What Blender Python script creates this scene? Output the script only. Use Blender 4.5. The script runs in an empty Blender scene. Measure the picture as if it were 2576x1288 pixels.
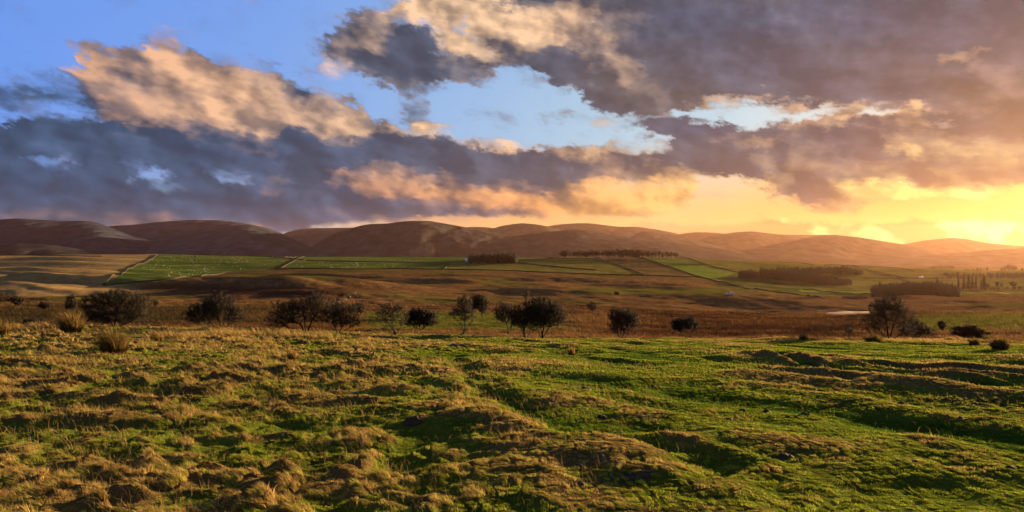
import bpy, math, random
import numpy as np
from mathutils import Vector
R = math.radians
rng = np.random.default_rng(7)
random.seed(7)
SC = bpy.context.scene
COL = SC.collection

# photograph frame used for laying out: 2576 x 1288 units, focal length F, eye-level row HY
F, HY, CX = 1535.0, 620.0, 1288.0
SUN_AZ, SUN_EL = R(52.0), R(6.0)
EXPO = 2.58

# ---------------------------------------------------------------- helpers
def smooth(a, b, x):
    t = np.clip((np.asarray(x, float) - a) / (b - a), 0, 1)
    return t * t * (3 - 2 * t)

def _h(ix, iy, seed):
    h = (ix.astype(np.int64) * 374761393 + iy.astype(np.int64) * 668265263 + seed * 974634777) & 0xffffffff
    h = ((h ^ (h >> 13)) * 1274126177) & 0xffffffff
    h = h ^ (h >> 16)
    return (h & 0xffffff) / float(0xffffff)

def vn(x, y, seed=0):
    x = np.asarray(x, float); y = np.asarray(y, float)
    ix = np.floor(x); iy = np.floor(y)
    fx = x - ix; fy = y - iy
    ix = ix.astype(np.int64); iy = iy.astype(np.int64)
    u = fx**3 * (fx * (fx * 6 - 15) + 10); v = fy**3 * (fy * (fy * 6 - 15) + 10)
    a = _h(ix, iy, seed); b = _h(ix + 1, iy, seed); c = _h(ix, iy + 1, seed); d = _h(ix + 1, iy + 1, seed)
    return (a + (b - a) * u) * (1 - v) + (c + (d - c) * u) * v

def fbm(x, y, seed=0, o=4, g=.5):
    s = 0; a = 1; n = 0
    ca, sa = math.cos(.6), math.sin(.6)
    for k in range(o):
        s = s + a * vn(x, y, seed + k * 17); n += a; a *= g
        x, y = (x * ca - y * sa) * 2.03 + 5.1, (x * sa + y * ca) * 2.03 + 1.7
    return s / n

def srgb(r, g, b):
    f = lambda c: (c / 255 / 12.92) if c / 255 <= .04045 else ((c / 255 + .055) / 1.055) ** 2.4
    return (f(r), f(g), f(b))

def tag(o, label=None, cat=None, group=None, kind=None):
    if label: o['label'] = label
    if cat: o['category'] = cat
    if group: o['group'] = group
    if kind: o['kind'] = kind
    return o

def mesh_np(name, verts, faces, mat=None, parent=None, cols=None, shade=True, link=True):
    """faces: (n,3) or (n,4) int array, or list of such arrays"""
    if not isinstance(faces, list): faces = [faces]
    faces = [np.asarray(f, np.int32) for f in faces if len(f)]
    verts = np.asarray(verts, np.float32)
    me = bpy.data.meshes.new(name)
    me.vertices.add(len(verts)); me.vertices.foreach_set('co', verts.ravel())
    nl = sum(f.size for f in faces); npoly = sum(len(f) for f in faces)
    me.loops.add(nl); me.loops.foreach_set('vertex_index', np.concatenate([f.ravel() for f in faces]))
    tot = np.concatenate([np.full(len(f), f.shape[1], np.int32) for f in faces])
    st = np.concatenate([[0], np.cumsum(tot)[:-1]]).astype(np.int32)
    me.polygons.add(npoly)
    me.polygons.foreach_set('loop_start', st); me.polygons.foreach_set('loop_total', tot)
    me.update(calc_edges=True)
    if shade: me.polygons.foreach_set('use_smooth', np.ones(npoly, bool))
    if cols is not None:
        c = np.ones((len(verts), 4), np.float32); c[:, :3] = cols
        at = me.color_attributes.new('Col', 'FLOAT_COLOR', 'POINT'); at.data.foreach_set('color', c.ravel())
    if mat: me.materials.append(mat)
    o = bpy.data.objects.new(name, me)
    if link: COL.objects.link(o)
    if parent: o.parent = parent
    return o

def empty(name, loc):
    o = bpy.data.objects.new(name, None); o.location = loc; o.empty_display_size = .1
    COL.objects.link(o); return o

class NT:
    def __init__(s, tree): s.t = tree; s.n = tree.nodes; s.l = tree.links
    def node(s, typ, ins=None, **kw):
        n = s.n.new(typ)
        for k, v in kw.items(): setattr(n, k, v)
        for k, v in (ins or {}).items(): s.put(n.inputs[k], v)
        return n
    def put(s, sock, v):
        if isinstance(v, bpy.types.NodeSocket): s.l.new(v, sock)
        else:
            if sock.type == 'RGBA' and len(v) == 3: v = (*v, 1)
            sock.default_value = v
    def m(s, op, a, b=None, c=None, clamp=False):
        n = s.n.new('ShaderNodeMath'); n.operation = op; n.use_clamp = clamp
        for i, v in enumerate((a, b, c)):
            if v is not None: s.put(n.inputs[i], v)
        return n.outputs[0]
    def mix(s, f, a, b, blend='MIX'):
        n = s.n.new('ShaderNodeMix'); n.data_type = 'RGBA'; n.blend_type = blend
        s.put(n.inputs[0], f); s.put(n.inputs[6], a); s.put(n.inputs[7], b)
        return n.outputs[2]
    def ss(s, v, a, b, lo=0., hi=1.):
        n = s.n.new('ShaderNodeMapRange'); n.interpolation_type = 'SMOOTHSTEP'
        for i, x in enumerate((v, a, b, lo, hi)): s.put(n.inputs[i], x)
        return n.outputs[0]
    def noise(s, vec, scale, detail=4, rough=.5, dim='3D', dist=0.):
        n = s.n.new('ShaderNodeTexNoise'); n.noise_dimensions = dim
        s.put(n.inputs['Vector'], vec); n.inputs['Scale'].default_value = scale
        n.inputs['Detail'].default_value = detail; n.inputs['Roughness'].default_value = rough
        n.inputs['Distortion'].default_value = dist
        return n.outputs[0]
    def xyz(s, x, y, z=0.):
        n = s.n.new('ShaderNodeCombineXYZ')
        for i, v in enumerate((x, y, z)): s.put(n.inputs[i], v)
        return n.outputs[0]

def material(name):
    m = bpy.data.materials.new(name); m.use_nodes = True
    t = NT(m.node_tree); t.n.clear()
    out = t.n.new('ShaderNodeOutputMaterial')
    return m, t, out

def attr_mat(name, rough=.95, n_scale=0., n_amt=.0, bump=0., bscale=1., stretch=None):
    """vertex-colour albedo with procedural variation"""
    m, t, out = material(name)
    a = t.node('ShaderNodeAttribute', attribute_name='Col')
    c = a.outputs['Color']
    g = t.node('ShaderNodeNewGeometry')
    pos = g.outputs['Position']
    if stretch:
        mp = t.node('ShaderNodeMapping', {'Vector': pos}); mp.inputs['Scale'].default_value = stretch; pos = mp.outputs[0]
    if n_amt:
        nz = t.noise(pos, n_scale, 6, .65)
        f = t.ss(nz, .3, .7, 1 - n_amt, 1 + n_amt)
        c = t.mix(1., c, t.xyz(f, f, f), 'MULTIPLY')
    b = t.node('ShaderNodeBsdfPrincipled', {'Base Color': c, 'Roughness': rough})
    b.inputs['Specular IOR Level'].default_value = .0
    if bump:
        bn = t.node('ShaderNodeBump', {'Height': t.noise(pos, bscale, 5, .6)}); bn.inputs['Strength'].default_value = bump
        bn.inputs['Distance'].default_value = 1.0 / bscale * .3
        t.l.new(bn.outputs[0], b.inputs['Normal'])
    t.l.new(b.outputs[0], out.inputs[0])
    return m

def plain_mat(name, col, rough=.9, n_scale=8., n_amt=.3, spec=.15):
    m, t, out = material(name)
    tc = t.node('ShaderNodeTexCoord')
    nz = t.noise(tc.outputs['Object'], n_scale, 4, .6)
    f = t.ss(nz, .3, .7, 1 - n_amt, 1 + n_amt)
    c = t.mix(1., col, t.xyz(f, f, f), 'MULTIPLY')
    b = t.node('ShaderNodeBsdfPrincipled', {'Base Color': c, 'Roughness': rough})
    b.inputs['Specular IOR Level'].default_value = spec
    t.l.new(b.outputs[0], out.inputs[0])
    return m

def leaf_mat(name, trans=.45, rough=.6):
    m, t, out = material(name)
    a = t.node('ShaderNodeAttribute', attribute_name='Col').outputs['Color']
    d = t.node('ShaderNodeBsdfDiffuse', {'Color': a})
    tr = t.node('ShaderNodeBsdfTranslucent', {'Color': a})
    mx = t.node('ShaderNodeMixShader', {0: trans}); t.l.new(d.outputs[0], mx.inputs[1]); t.l.new(tr.outputs[0], mx.inputs[2])
    t.l.new(mx.outputs[0], out.inputs[0])
    return m

# ---------------------------------------------------------------- terrain shape
XK = np.array([-200, 0, 400, 800, 1288, 1700, 2150, 2576, 2776], float)
YK = [   # forward distance, row in the photo at each XK
 (.8,  [3500]*9), (1.5, [2400]*9), (2.5, [1820]*9), (4, [1490]*9), (6, [1290]*9),
 (10, [1068,1070,1075,1080,1080,1075,1075,1075,1075]),
 (15, [955,955,960,968,972,972,972,970,970]),
 (20, [895,895,900,912,916,918,918,915,915]),
 (30, [842,842,848,866,872,876,878,878,878]),
 (42, [815,816,820,832,846,852,853,860,860]),
 (50, [832,832,834,845,857,860,861,868,868]),
 (65, [828,828,832,836,840,850,850,853,853]),
 (95, [800,800,803,802,800,826,828,818,818]),
 (150,[776,776,779,776,778,800,812,796,796]),
 (250,[755,755,756,750,764,779,791,772,772]),
 (400,[738,738,738,733,745,757,770,752,752]),
 (550,[720,720,724,717,727,741,755,738,738]),
 (750,[692,692,712,700,704,718,742,722,722]),
 (900,[668,668,694,680,684,694,722,708,708]),
 (1080,[648,648,658,660,664,668,695,697,697]),
 (1250,[640,640,633,643,642,639,665,690,692]),
 (1450,[645,645,640,650,650,650,671,684,684]),
 (2000,[660,660,660,660,662,664,680,683,683]),
 (3000,[655,655,655,655,656,660,672,678,678]),
 (6000,[644,644,644,644,645,646,648,650,650]),
 (30000,[624]*9)]
_LY = np.log(np.array([k[0] for k in YK])); _TB = np.array([k[1] for k in YK], float)
NX_T, NY_T = 240, 1100
_gx = np.linspace(XK[0], XK[-1], NX_T); _gy = np.linspace(_LY[0], _LY[-1], NY_T)
_t1 = np.array([np.interp(_gx, XK, r) for r in _TB])
_T = np.array([np.interp(_gy, _LY, _t1[:, i]) for i in range(NX_T)]).T
_Z = (HY - _T) * np.exp(_gy)[:, None] / F            # heights
def _blur(a, s, axis):
    k = np.exp(-.5 * (np.arange(-3 * s, 3 * s + 1) / s) ** 2); k /= k.sum()
    pad = [(0, 0), (0, 0)]; pad[axis] = (3 * s, 3 * s)
    p = np.pad(a, pad, mode='edge')
    return np.apply_along_axis(lambda v: np.convolve(v, k, 'valid'), axis, p)
_ratio = _blur(_Z / np.exp(_gy)[:, None], 9, 0)
_ratio = _blur(_ratio, 9, 1)
def xd_of(x, y):
    return np.clip(CX + F * x / np.maximum(y, 1e-3 + np.abs(x) * .35), XK[0], XK[-1])
def yeff(x, y):
    d = np.hypot(x, y); return np.maximum(y, .35 * d) + 1e-3
def base_z(x, y):
    Y = yeff(x, y)
    a = (xd_of(x, y) - _gx[0]) / (_gx[1] - _gx[0]); b = (np.log(np.clip(Y, .81, 29900)) - _gy[0]) / (_gy[1] - _gy[0])
    i = np.clip(a.astype(int), 0, NX_T - 2); j = np.clip(b.astype(int), 0, NY_T - 2)
    fa = a - i; fb = b - j
    r = (_ratio[j, i] * (1 - fa) + _ratio[j, i + 1] * fa) * (1 - fb) + (_ratio[j + 1, i] * (1 - fa) + _ratio[j + 1, i + 1] * fa) * fb
    return r * Y

def plane_at(xd, yd, lo=3., hi=42.):
    """foreground: world x,y of a point seen at xd,yd on the base surface"""
    Y = np.geomspace(lo, hi, 500); x = (xd - CX) / F * Y
    yy = HY - F * base_z(x, Y) / Y
    k = np.argmax(yy <= yd) if (yy <= yd).any() else len(Y) - 1
    return float(x[k]), float(Y[k])

def line_d(x, y, pts):
    """distance to polyline and parameter"""
    best = np.full(np.shape(x), 1e9)
    for (ax, ay), (bx, by) in zip(pts[:-1], pts[1:]):
        dx, dy = bx - ax, by - ay
        t = np.clip(((x - ax) * dx + (y - ay) * dy) / (dx * dx + dy * dy), 0, 1)
        best = np.minimum(best, np.hypot(x - ax - t * dx, y - ay - t * dy))
    return best

P = plane_at
TROUGHS = [  # photo polyline, depth, half width (m)
 ([(1130,905),(1160,927),(1213,963),(1266,1002),(1319,1041),(1390,1062),(1478,1080),(1638,1126),(1717,1150),(1760,1200)], .20, .42),
 ([(1160,1080),(1071,1104),(965,1133),(880,1160),(760,1190)], .16, .4),
 ([(460,1136),(560,1120),(690,1133),(800,1150)], .12, .35),
 ([(230,985),(330,960),(470,1010),(600,1040)], .12, .4),
]
RUTS = [
 ([(1800,878),(1894,888),(2036,913),(2177,938),(2248,952),(2390,949),(2461,959),(2620,978)], .17, .33),
 ([(1900,884),(2036,896),(2213,920),(2284,935),(2425,935),(2620,955)], .12, .32),
 ([(1790,902),(1925,930),(2010,948),(2120,965)], .05, .35),
]
MOUNDS = [ # photo centre, radius across m, radius deep m, height m
 (1259,1052, .95,.55,.26), (1120,1030,.6,.35,.10), (1760,1100,1.0,.5,.20), (1560,985,1.6,1.0,.20), (1370,925,1.8,.9,.16),
 (1640,1035,1.5,.6,.12), (300,1070,.9,.45,.20), (560,985,.9,.5,.12), (880,1075,.8,.4,.14), (150,1010,.7,.4,.14),
 (2250,1190,1.1,.5,.22), (1980,1120,1.0,.5,.14), (1500,1150,.9,.4,.16), (950,1230,.6,.35,.14), (2100,900,2.2,1.2,.15),
 (700,940,1.4,.7,.16), (1200,1190,.6,.3,.12), (2450,1090,1.0,.5,.10), (430,1215,.6,.35,.14), (2050,1045,.5,.25,.10)]
_TR = [([P(*q) for q in pl], dp, w) for pl, dp, w in TROUGHS]
_RU = [([P(*q) for q in pl], dp, w) for pl, dp, w in RUTS]
_MO = [(*P(a, b), rx, ry, h) for a, b, rx, ry, h in MOUNDS]
MUDPATCH = (*P(2496, 1012), 1.7, .8)
POND = (152.0, 253.0, 24.0, 13.0)
POND_Z = -(788.5 - HY) / F * 253.0
KNOLLS = [ # world x, y, rx, ry, h : swells of the moor
 (120, 345, 95, 38, 6.5), (-190, 480, 90, 45, 8.0), (-60, 620, 130, 50, 5.0), (60, 520, 110, 40, 4.5), (250, 420, 70, 40, 4.0),
 (-330, 640, 110, 55, 8.0), (-480, 800, 130, 60, 8.0), (-90, 300, 60, 28, 2.8), (-20, 250, 60, 24, 2.0), (330, 560, 110, 50, 4), (-360, 470, 80, 35, 4), (-560, 900, 120, 45, 7), (-700, 980, 150, 45, 8), (-640, 830, 110, 38, 8), (-520, 720, 95, 36, 7), (-470, 610, 90, 34, 6), (-780, 1080, 120, 40, 7), (-420, 760, 60, 40, 5), (190, 640, 120, 35, 5), (-180, 740, 120, 34, 5), (40, 760, 120, 30, 4), (0,170,40,14,1.2)]

def relief(x, y):
    d = np.hypot(x, y)
    near = 1 - smooth(44, 60, y)
    leftness = smooth(0.15, -0.35, x / np.maximum(y, 1) + .0)          # 1 at the left
    z = np.zeros_like(x)
    m = (d < 75)
    if m.any():
        X, Yv, L, N = x[m], y[m], leftness[m], near[m]
        wx = X + .5 * (fbm(X / 1.5, Yv / 1.5, 5, 2) - .5); wy = Yv + .5 * (fbm(X / 1.5, Yv / 1.5, 9, 2) - .5)
        big = (fbm(wx / 3.0, wy / 1.7, 11, 2) - .5) * .24
        mid = (fbm(wx / 1.15, wy / .75, 21, 3) - .5)
        sm = np.maximum(0, fbm(wx / .42, wy / .34, 31, 2) - .45)
        hz = big * (.7 + .3 * L) + mid * (.06 + .20 * L) + sm * (.06 + .34 * L) * (.35 + .65 * smooth(.35, .6, fbm(X / 4, Yv / 4, 41, 2)))
        tx, ty = X + .9 * (fbm(X / 1.3, Yv / 1.3, 43, 3) - .5) * 1.5, Yv + .7 * (fbm(X / .9, Yv / .9, 45, 2) - .5)
        hz = hz + (fbm(X / .20, Yv / .17, 51, 2) - .5) * (.035 + .04 * L)
        Rt = 1 - L; ac = (X * .86 + Yv * .50) + 1.5 * (fbm(X / 3.5, Yv / 3.5, 55, 2) - .5); al = (X * .50 - Yv * .86)
        hz = hz + (fbm(ac / 2.3, al / 9, 57, 2) - .5) * .42 * Rt * (.45 + .55 * smooth(5, 12, Yv)) + (fbm(ac / .8, al / 3, 59, 2) - .5) * .08 * Rt
        for cx, cy, rx, ry, h in _MO:
            q = ((X - cx) / rx) ** 2 + ((Yv - cy) / ry) ** 2
            hz = hz + .45 * h * np.exp(-q)
        for pts, dp, w in _TR:
            q = line_d(tx, ty, pts) / (w * .8)
            e = np.exp(-q * q)
            hz = hz * (1 - .45 * e) - .42 * dp * e + .18 * dp * np.exp(-((q - 2) / .8) ** 2)
        for pts, dp, w in _RU:
            q = line_d(X, Yv, pts) / w
            e = np.exp(-(q ** 4) * .8)
            hz = hz * (1 - .6 * e) - dp * e * (.7 + .6 * vn(X / .7, Yv / .7, 3)) + .5 * dp * np.exp(-((q - 1.6) / .5) ** 2)
        q = ((X - MUDPATCH[0]) / MUDPATCH[2]) ** 2 + ((Yv - MUDPATCH[1]) / MUDPATCH[3]) ** 2
        hz = hz + np.exp(-q) * (vn(X / .13, Yv / .13, 77) - .6) * .16
        z[m] += hz * (.25 + .75 * N)
    f = 1 - near
    z += f * (fbm(x / 5, y / 4, 61, 3) - .5) * .55 * (1 - smooth(250, 600, d))
    f2 = smooth(70, 200, y)
    z += f2 * (fbm(x / 40, y / 22, 63, 3) - .5) * 3.0 * (1 - smooth(700, 1000, d))
    f3 = smooth(250, 500, y) * (1 - smooth(760, 1000, y))
    z += f3 * (fbm(x / 150, y / 75, 67, 3) - .5) * 13.0 * (.7 + .5 * leftness)
    z += smooth(900, 1100, y) * (fbm(x / 160, y / 120, 69, 2) - .5) * 3.0 * (1 + 6 * smooth(1400, 2500, y))
    for cx, cy, rx, ry, h in KNOLLS:
        q = ((x - cx) / rx) ** 2 + ((y - cy) / ry) ** 2
        z += h * np.exp(-q * 1.2) - h * .35 * np.exp(-(((x - cx) / rx / 1.3) ** 2 + ((y - cy + ry * 1.6) / ry) ** 2))
    return z

def Hz(x, y):
    x = np.atleast_1d(np.asarray(x, float)); y = np.atleast_1d(np.asarray(y, float))
    z = base_z(x, y) + relief(x, y)
    px, py, rx, ry = POND
    q = np.sqrt(((x - px) / rx) ** 2 + ((y - py) / ry) ** 2) + (fbm(x / 9, y / 9, 91, 2) - .5) * .35
    w = smooth(2.2, 1.05, q)
    tgt = POND_Z + .5 * smooth(.75, 1.15, q) - .45 * smooth(1., .7, q)
    return z * (1 - w) + tgt * w
def hz1(x, y): return float(Hz(x, y)[0])

_far_cache = {}
def far_at(xd, yd, lo=110., hi=2600.):
    key = (round(xd / 2), lo, hi)
    if key not in _far_cache:
        Y = np.geomspace(lo, hi, 900); x = (xd - CX) / F * Y
        _far_cache[key] = (Y, HY - F * Hz(x, Y) / Y)
    Y, yy = _far_cache[key]
    ok = yy <= yd
    k = int(np.argmax(ok)) if ok.any() else int(np.argmin(yy))
    return (xd - CX) / F * Y[k], Y[k]

def in_poly(x, y, poly):
    c = np.zeros(np.shape(x), bool); n = len(poly)
    for i in range(n):
        x0, y0 = poly[i]; x1, y1 = poly[(i + 1) % n]
        if y0 == y1: continue
        hit = ((y0 > y) != (y1 > y)) & (x < (x1 - x0) * (y - y0) / (y1 - y0) + x0)
        c ^= hit
    return c
# ---------------------------------------------------------------- sky
AZ0, AZ1, NAZ = -52., 52., 74
EL0, DEL, NEL = 0.0, 0.8, 33
def build_sky_grid():
    faz = np.linspace(AZ0, AZ1, NAZ * 3 - 2); fel = np.arange(0, (NEL - 1) * DEL + 1e-6, DEL / 4)
    A, E = np.meshgrid(np.radians(faz), np.radians(fel))
    X = CX + F * np.tan(A); Yd = HY - F * np.tan(E) / np.cos(A)
    C = np.zeros_like(X); L = np.full_like(X, .1)
    T = np.interp(X, [0, 500, 900, 1300, 1700, 2200, 2600], [.05, .10, .22, .42, .5, .5, .6])
    def sdf(poly):
        d = np.full(X.shape, 1e9)
        n = len(poly)
        for i in range(n):
            ax, ay = poly[i]; bx, by = poly[(i + 1) % n]; dx, dy = bx - ax, by - ay
            t = np.clip(((X - ax) * dx + (Yd - ay) * dy) / (dx * dx + dy * dy + 1e-9), 0, 1)
            d = np.minimum(d, np.hypot(X - ax - t * dx, Yd - ay - t * dy))
        return np.where(in_poly(X, Yd, poly), d, -d)
    def put(w, c=None, l=None, t=None):
        nonlocal C, L, T
        if c is not None: C = C * (1 - w) + c * w
        if l is not None: L = L * (1 - w) + l * w
        if t is not None: T = T * (1 - w) + t * w
    def poly(p, s, **k): put(smooth(-s, s, sdf(p)), **k)
    def ell(cx, cy, rx, ry, rot=0., **k):
        a = R(rot); dx, dy = X - cx, Yd - cy
        u = (dx * math.cos(a) + dy * math.sin(a)) / rx; v = (-dx * math.sin(a) + dy * math.cos(a)) / ry
        put(np.exp(-(u * u + v * v) ** 1.3 * .8), **k)
    def line(p, w, **k):
        d = line_d(X, Yd, p); put(np.exp(-(d / w) ** 2), **k)
    # wisps at the left
    ell(90, 238, 95, 30, c=.62, l=.05); ell(160, 215, 45, 32, c=.6, l=.1); ell(20, 225, 40, 25, c=.55)
    # main slate bank
    poly([(-900,330),(0,335),(40,300),(180,286),(330,300),(500,310),(700,320),(950,335),(1030,345),(1200,358),(1400,372),(1640,378),(1700,400),(1900,432),(1990,450),(1700,446),(1500,455),(1430,480),(1400,540),(1200,546),(1000,553),(800,566),(700,600),(-900,620)], 14, c=1, l=.04)
    # lit cumulus at the left
    poly([(192,240),(200,150),(238,114),(290,132),(370,108),(430,148),(480,138),(560,165),(640,178),(760,203),(840,240),(900,275),(965,320),(1030,350),(860,345),(650,325),(450,338),(330,310),(235,285)], 12, c=1, l=.66)
    ell(225, 235, 42, 60, l=.12); ell(310, 215, 70, 45, l=.38); ell(330, 180, 50, 25, 10, l=.45)
    ell(255, 132, 32, 20, l=.95, c=1); ell(400, 122, 36, 20, l=1., c=1); ell(380, 270, 60, 30, l=.62)
    ell(500, 190, 70, 35, l=.78); ell(620, 235, 85, 40, l=.92); ell(560, 280, 80, 22, l=.75); ell(690, 270, 60, 20, l=.6)
    ell(755, 228, 62, 32, 25, l=.22); ell(840, 262, 45, 18, 30, l=.3); ell(870, 310, 60, 15, 15, l=.75); ell(450, 345, 240, 20, l=.22)
    ell(640, 178, 45, 15, c=.8, l=.3); ell(235, 145, 30, 34, c=1, l=.9); ell(300, 150, 70, 26, c=1); ell(430, 98, 60, 14, -25, c=.5, l=.75); ell(480, 90, 40, 10, -30, c=.4, l=.6)
    # top rim of the long bank
    line([(880,300),(960,328),(1030,338)], 14, l=.7); ell(1082, 318, 52, 22, 10, c=1, l=1.)
    line([(1110,330),(1200,352),(1300,362),(1400,374),(1520,378),(1650,384)], 9, l=.9)
    line([(1000,385),(1200,400),(1500,420),(1620,425)], 26, l=.0); 
    line([(100,340),(450,380),(800,400)], 30, l=.0)
    ell(640, 385, 120, 22, 12, l=.16); ell(300, 330, 150, 25, l=.12)
    line([(1450,400),(1650,420),(1700,430)], 18, l=.35)
    # golden lower belt
    poly([(800,448),(900,425),(1020,425),(1200,468),(1370,483),(1405,530),(1300,535),(1150,512),(1000,500),(850,482)], 16, l=.50)
    ell(930, 475, 60, 13, 8, l=.75); ell(1130, 490, 80, 14, 10, l=.72); ell(1250, 498, 60, 16, 8, l=.8); ell(1355, 508, 42, 22, 20, l=1.); ell(1010, 440, 70, 14, 15, l=.35)
    line([(700,535),(1000,530),(1300,543)], 12, l=.1)
    ell(690, 472, 22, 10, l=.6)
    poly([(1410,500),(1480,455),(1700,448),(1760,470),(1700,530),(1500,552),(1400,552)], 18, c=.75, l=.86, t=.8)
    ell(1440, 480, 45, 22, -20, c=.95, l=.55, t=.7); ell(1620, 520, 60, 12, c=.8, l=.72); 
    # clear gaps in the lower left
    ell(95, 412, 44, 13, 20, c=.1); ell(150, 400, 45, 10, -5, c=.25); ell(405, 452, 66, 13, 12, c=.08); ell(460, 466, 30, 8, c=.0); ell(575, 445, 50, 15, 20, c=.12); ell(350, 428, 30, 9, 30, c=.2)
    line([(0,545),(200,545),(420,545)], 18, l=.22, t=.2); line([(300,565),(600,572),(700,585)], 10, l=.4, t=.35)
    # dark cloud, upper middle
    poly([(770,130),(845,66),(925,28),(1000,58),(1065,88),(1085,122),(1200,140),(1300,190),(1200,206),(1100,216),(1000,228),(900,200),(850,165)], 16, c=.98, l=.12, t=.33)
    ell(960, 60, 50, 30, c=.75, l=.3); ell(1030, 100, 55, 30, 10, l=.0, c=1); ell(905, 110, 40, 40, l=.38, c=.85); ell(1000, 165, 120, 25, 5, l=.05, c=1); ell(1030, 262, 40, 22, c=.6, l=.1); ell(1050, 295, 22, 15, c=.6, l=.1)
    ell(830, 180, 50, 18, c=.4, l=.6); ell(800, 120, 40, 20, c=.45, l=.3)
    # sunlit cloud above
    poly([(1010,-60),(1010,40),(1080,62),(1100,110),(1170,140),(1270,165),(1330,130),(1480,130),(1500,60),(1400,-60)], 18, c=1, l=.85, t=.4)
    ell(1165, 76, 42, 18, 25, c=.0); ell(1225, 122, 30, 10, 20, c=.25); ell(1010, 25, 40, 25, c=.75, l=.8); ell(600, 10, 30, 10, -30, c=.35, l=.5)
    # great grey deck, upper right
    poly([(1265,-400),(3600,-400),(3600,420),(2576,335),(2400,298),(2250,275),(2050,262),(1900,252),(1790,238),(1720,270),(1640,287),(1500,280),(1440,232),(1340,188),(1280,135),(1245,95),(1290,40)], 15, c=1, l=.04)
    ell(1350, 78, 95, 50, 15, l=.88, c=1, t=.4); ell(1440, 40, 60, 40, l=.6); ell(1500, 120, 45, 55, 20, l=.45); ell(1590, 60, 60, 60, l=.25); ell(1300, 5, 60, 14, l=.1)
    ell(1400, 150, 110, 35, 5, l=.06, t=.42); ell(1620, 235, 150, 38, 12, l=.1, t=.68); ell(1560, 170, 60, 30, 30, l=.3)
    ell(1800, 60, 200, 60, l=.03, t=.24); ell(1950, 170, 220, 50, 12, l=.0, t=.36); ell(2150, 40, 200, 60, l=.06, t=.26); ell(2400, 40, 190, 80, l=.0, t=.33)
    ell(2250, 215, 220, 35, 8, l=.0, t=.5); ell(2500, 250, 160, 60, 12, l=.03, t=.72); ell(2420, 130, 35, 18, 20, l=.3, t=.5); ell(2560, 380, 120, 80, l=.05, t=.85)
    line([(1740,262),(1850,245),(2000,262),(2150,272)], 8, c=.7, l=.6)
    # right-hand middle bank
    poly([(1600,312),(1680,290),(1780,302),(1850,322),(1930,322),(1990,297),(2080,288),(2200,300),(2250,278),(2330,300),(2576,330),(3600,330),(3600,470),(2576,472),(2400,484),(2250,472),(2100,466),(2000,452),(1850,444),(1690,432),(1640,385),(1700,362)], 11, c=1, l=.06)
    ell(1750, 325, 120, 22, 6, l=.0, t=.27); ell(1790, 400, 120, 22, 5, l=.08, t=.5); ell(2050, 350, 100, 28, 15, l=.14, t=.42); ell(2000, 420, 140, 18, 5, l=.16, t=.7); ell(1900, 360, 100, 10, 8, l=.4, t=.45)
    line([(1985,297),(2080,290),(2180,300),(2210,302)], 10, l=.92, t=.5); ell(2250, 282, 26, 12, l=.95); ell(2330, 325, 90, 18, 18, l=.55, t=.6); ell(2290, 375, 60, 14, 30, l=.6, t=.65)
    ell(2400, 370, 90, 30, 20, l=.2, t=.55); ell(2250, 430, 140, 20, 5, l=.12, t=.72); ell(2420, 450, 120, 22, 0, l=.25, t=.85)
    line([(1700,450),(1850,455),(1950,462)], 8, l=.75, t=.8); line([(2180,478),(2350,490),(2500,482)], 9, c=.8, l=.85, t=1.)
    # tail hanging from it
    ell(2040, 478, 75, 32, 15, c=1, l=.05, t=.62); ell(2110, 505, 50, 28, 20, c=1, l=.3, t=.9); ell(1990, 455, 60, 22, c=1, l=.2, t=.55); ell(2200, 485, 70, 14, 5, c=.8, l=.6, t=.95)
    # loose scraps
    ell(1165, 288, 34, 8, 10, c=.5, l=.15); ell(1255, 300, 40, 8, c=.5, l=.15); ell(1375, 292, 46, 9, c=.52, l=.15); ell(1560, 306, 24, 9, c=.72, l=1.); ell(1520, 312, 26, 7, c=.5, l=.8); ell(1590, 352, 40, 8, c=.45, l=.5)
    # far cumulus along the skyline
    poly([(1560,605),(1620,572),(1700,562),(1800,556),(1850,564),(1900,553),(2000,562),(2100,561),(2200,558),(2300,550),(2350,558),(2400,547),(2440,557),(2480,566),(2540,549),(2800,548),(3600,540),(3600,660),(1400,660)], 7, c=.95, l=.55, t=1.)
    line([(1700,561),(1800,556),(1850,564),(1900,553),(2000,562),(2100,561),(2200,558),(2300,550),(2350,558),(2400,547),(2440,557),(2480,566),(2540,549),(2700,548)], 4.5, l=1.)
    # thin veil for directions outside the photograph
    side = smooth(2650, 3000, X) + smooth(-80, -400, X)
    gC = np.zeros((NEL, NAZ, 3))
    for j in range(NEL):
        j0, j1 = max(0, j * 4 - 1), j * 4 + 2
        for i in range(NAZ):
            i0, i1 = max(0, i * 3 - 1), i * 3 + 2
            gC[j, i] = [a[j0:j1, i0:i1].mean() for a in (C, L, T)]
    return np.clip(gC, 0, 1)

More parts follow.
